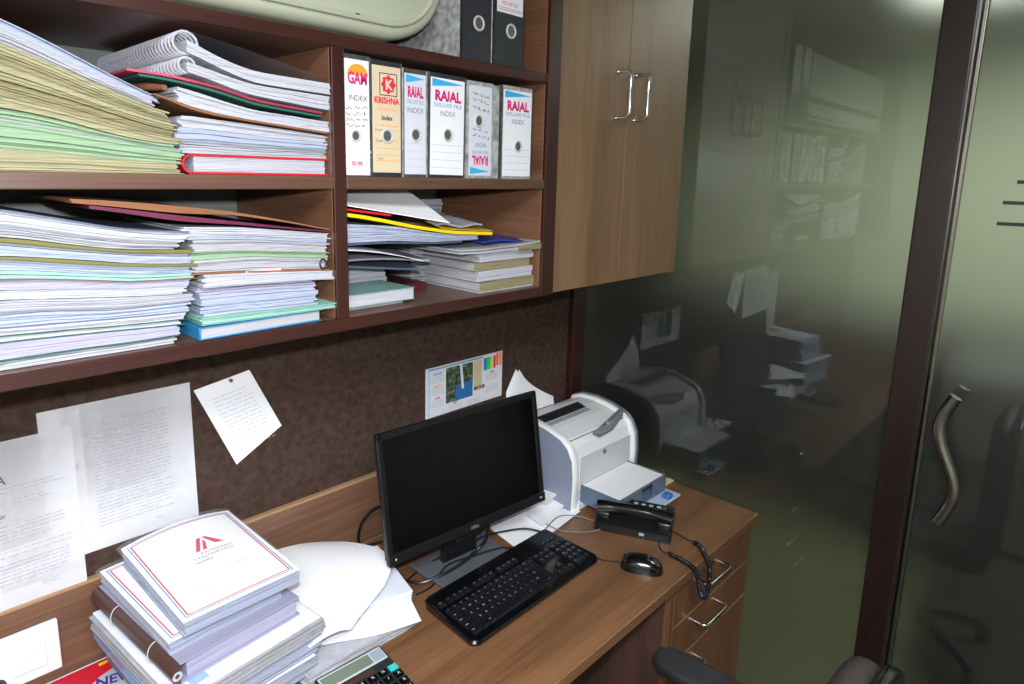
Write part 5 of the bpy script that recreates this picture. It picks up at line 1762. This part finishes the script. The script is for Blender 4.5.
def cover_text(s, size, x, y, m, bold=0.0002, sq=1.0):
    mb = MB()
    text_mesh(mb, s, size, Matrix.Translation((x, y, 0)), sq, bold)
    for v in mb.bm.verts:
        v.co = on(v.co.x, v.co.y, 0.0016)
    mb.obj('lettering', m, bt)


cover_text('AATMARAM', 0.0105, 0.022, 0.010, M_MIDINK, 0.0, 1.1)
cover_text('SYNTHETICS', 0.0115, 0.012, -0.002, M_MIDINK, 0.0, 1.2)
cover_text('Ahmedabad', 0.007, -0.012, -0.013, M_MIDINK)
cover_text('Name ....................', 0.008, -0.03, -0.072, M_GREYINK)
cover_text('File No. ........', 0.008, 0.05, -0.055, M_GREYINK)
cover_text('Subject ..........................', 0.008, -0.01, -0.098, M_GREYINK)

# magazines at the left corner
mg = thing('magazine', 'red and white magazine lying on the desk left of the document stack', 'magazine', (-1.612, -0.145, 0.7600), (0, 0, 0.0))
MB().box((-0.10, -0.11, 0.0), (0.10, 0.112, 0.004), 0.0006).obj('pages', M_PAPER, mg)
MB().box((-0.10, -0.11, 0.004), (0.10, 0.112, 0.0046)).obj('cover', M_RED, mg)
mb = MB().poly([(-0.05, -0.10, 0.0047), (0.098, -0.10, 0.0047), (0.098, 0.03, 0.0047), (0.060, 0.060, 0.0047), (0.042, 0.073, 0.0047), (0.015, 0.064, 0.0047), (-0.035, 0.030, 0.0047)], (0, 0, 0.0003))
mb.obj('white_panel', M_PAPERW, mg)
MB().box((0.022, 0.096, 0.0047), (0.070, 0.104, 0.0050)).obj('yellow_band', M_YELLOW, mg)
mb = MB()
text_mesh(mb, 'NEWS', 0.036, Matrix.Translation((0.038, 0.026, 0.0054)) @ Matrix.Rotation(-0.25, 4, 'Z'), 0.8, 0.0012)
mb.obj('title', M_PURPLE, mg)

# ================================================================== calculator
ca = thing('calculator', 'dark desk calculator with teal key at the bottom edge of the photo', 'calculator', (-1.242, -0.478, 0.7503), (0, 0, radians(-3)))
MB().poly([(-0.075, -0.09, 0.0), (-0.075, 0.078, 0.0), (-0.075, 0.078, 0.028), (-0.075, -0.09, 0.012)], (0.15, 0, 0), 0.004, 3).obj('body', M_CALC, ca, True)


def cz(y):
    return 0.0125 + (y + 0.09) / 0.168 * 0.016 - 0.0005


def cpad(x0, y0, x1, y1, h, m, name, bev=0.0):
    z0, z1 = cz(y0), cz(y1)
    mb = MB()
    B = [(x0, y0, z0), (x1, y0, z0), (x1, y1, z1), (x0, y1, z1)]
    mb.poly(B, (0, 0, h), bev)
    return mb.obj(name, m, ca)


cpad(-0.070, 0.040, 0.070, 0.074, 0.0012, M_SILV, 'display_frame')
cpad(-0.067, 0.044, 0.040, 0.070, 0.0018, M_LCD, 'display')
cpad(0.043, 0.044, 0.068, 0.070, 0.0018, M_SOLAR, 'solar_cell')
cpad(-0.060, 0.024, 0.030, 0.034, 0.0014, M_CLIP, 'brand_strip')
for r in range(5):
    for k in range(6):
        x = -0.064 + 0.0235 * k
        y = 0.003 - 0.0195 * r
        m = M_TEALK if (r == 0 and k == 5) else M_BLACKG
        cpad(x, y, x + 0.018, y + 0.014, 0.005, m, 'key', 0.0015)
mb = MB()
for r in range(5):
    for k in range(6):
        x = -0.064 + 0.0235 * k + 0.009
        y = 0.003 - 0.0195 * r + 0.004
        s_ = ['7 8 9 % M C'.split(), '4 5 6 x / A'.split(), '1 2 3 + - R'.split(), '0 . = + - M'.split(), '0 . = + - T'.split()][r][k]
        text_mesh(mb, s_, 0.009, Matrix.Translation((x, y, cz(y + 0.004) + 0.0056)), 1.0, 0.0003)
mb.obj('key_legends', M_LEG, ca)

# ================================================================== office chair
fwd = Vector((0.0, 1.0, 0)).normalized()
ang = math.atan2(fwd.y, fwd.x) - pi / 2
ch = thing('office_chair', 'dark office chair with padded black armrest and leather back in front of the drawers', 'chair', (-0.895, -0.98, 0), (0, 0, ang))
# local: +y forward, +x right
MB().box((-0.24, -0.24, 0.44), (0.24, 0.25, 0.52), 0.035, 4).obj('seat', M_LEATH, ch, True)


def back_outline(k, y):
    P = []
    for i in range(33):
        t = pi * i / 32
        P.append((0.235 * k * math.copysign(abs(cos(t)) ** 0.62, cos(t)), y, 0.79 + 0.20 * k * abs(sin(t)) ** 0.62))
    P += [(-0.225 * k, y, 0.66), (-0.19 * k, y, 0.55), (0.19 * k, y, 0.55), (0.225 * k, y, 0.66)]
    return P


MB().poly(back_outline(0.97, -0.240), (0, 0.055, 0), 0.022, 4).obj('backrest', M_LEATH, ch, True)
MB().poly(back_outline(1.0, -0.264), (0, 0.026, 0), 0.009, 3).obj('back_shell', M_BLACKG, ch, True)
for s in (-1, 1):
    ap = [(s * 0.255, 0.215, 0.664), (s * 0.258, 0.17, 0.668), (s * 0.262, 0.10, 0.668), (s * 0.266, 0.02, 0.666), (s * 0.27, -0.06, 0.66), (s * 0.268, -0.12, 0.65)]
    mbp = MB().poly([(s * 0.255 - 0.040, 0.14, 0.648), (s * 0.255 - 0.038, 0.195, 0.648), (s * 0.255 - 0.02, 0.222, 0.648), (s * 0.255 + 0.018, 0.224, 0.648), (s * 0.255 + 0.040, 0.195, 0.648), (s * 0.265 + 0.038, 0.0, 0.648), (s * 0.27 + 0.03, -0.10, 0.648), (s * 0.27 - 0.03, -0.10, 0.648), (s * 0.265 - 0.036, 0.0, 0.648)], (0, 0, 0.032), 0.012, 4)
    mbp.obj('armrest', M_FABK, ch, True)
    MB().tube([(s * 0.262, 0.07, 0.65), (s * 0.275, 0.06, 0.58), (s * 0.27, 0.04, 0.50), (s * 0.22, 0.03, 0.455)], 0.018, 10).obj('arm_support', M_BLACK, ch, True)
    MB().box((s * 0.258 - 0.01, 0.150, 0.640), (s * 0.258 + 0.016, 0.178, 0.6478), 0.002).obj('arm_clip', M_CHROME, ch)
MB().tube([(0, -0.20, 0.45), (0, -0.33, 0.46), (0, -0.34, 0.56), (0, -0.33, 0.66)], 0.022, 10).obj('back_support', M_BLACK, ch, True)
MB().cyl((0, 0, 0.10), (0, 0, 0.445), 0.028).obj('gas_column', M_CHROME, ch, True)
for k in range(5):
    a = 2 * pi * k / 5 + 0.3
    lg = MB().tube([(0, 0, 0.11), (0.15 * cos(a), 0.15 * sin(a), 0.10), (0.29 * cos(a), 0.29 * sin(a), 0.068)], [0.028, 0.022, 0.016], 10).obj('leg', M_BLACK, ch, True)
    MB().cyl((0.29 * cos(a) - 0.015 * sin(a), 0.29 * sin(a) + 0.015 * cos(a), 0.028), (0.29 * cos(a) + 0.015 * sin(a), 0.29 * sin(a) - 0.015 * cos(a), 0.028), 0.0275).obj('caster', M_BLACKM, lg, True)
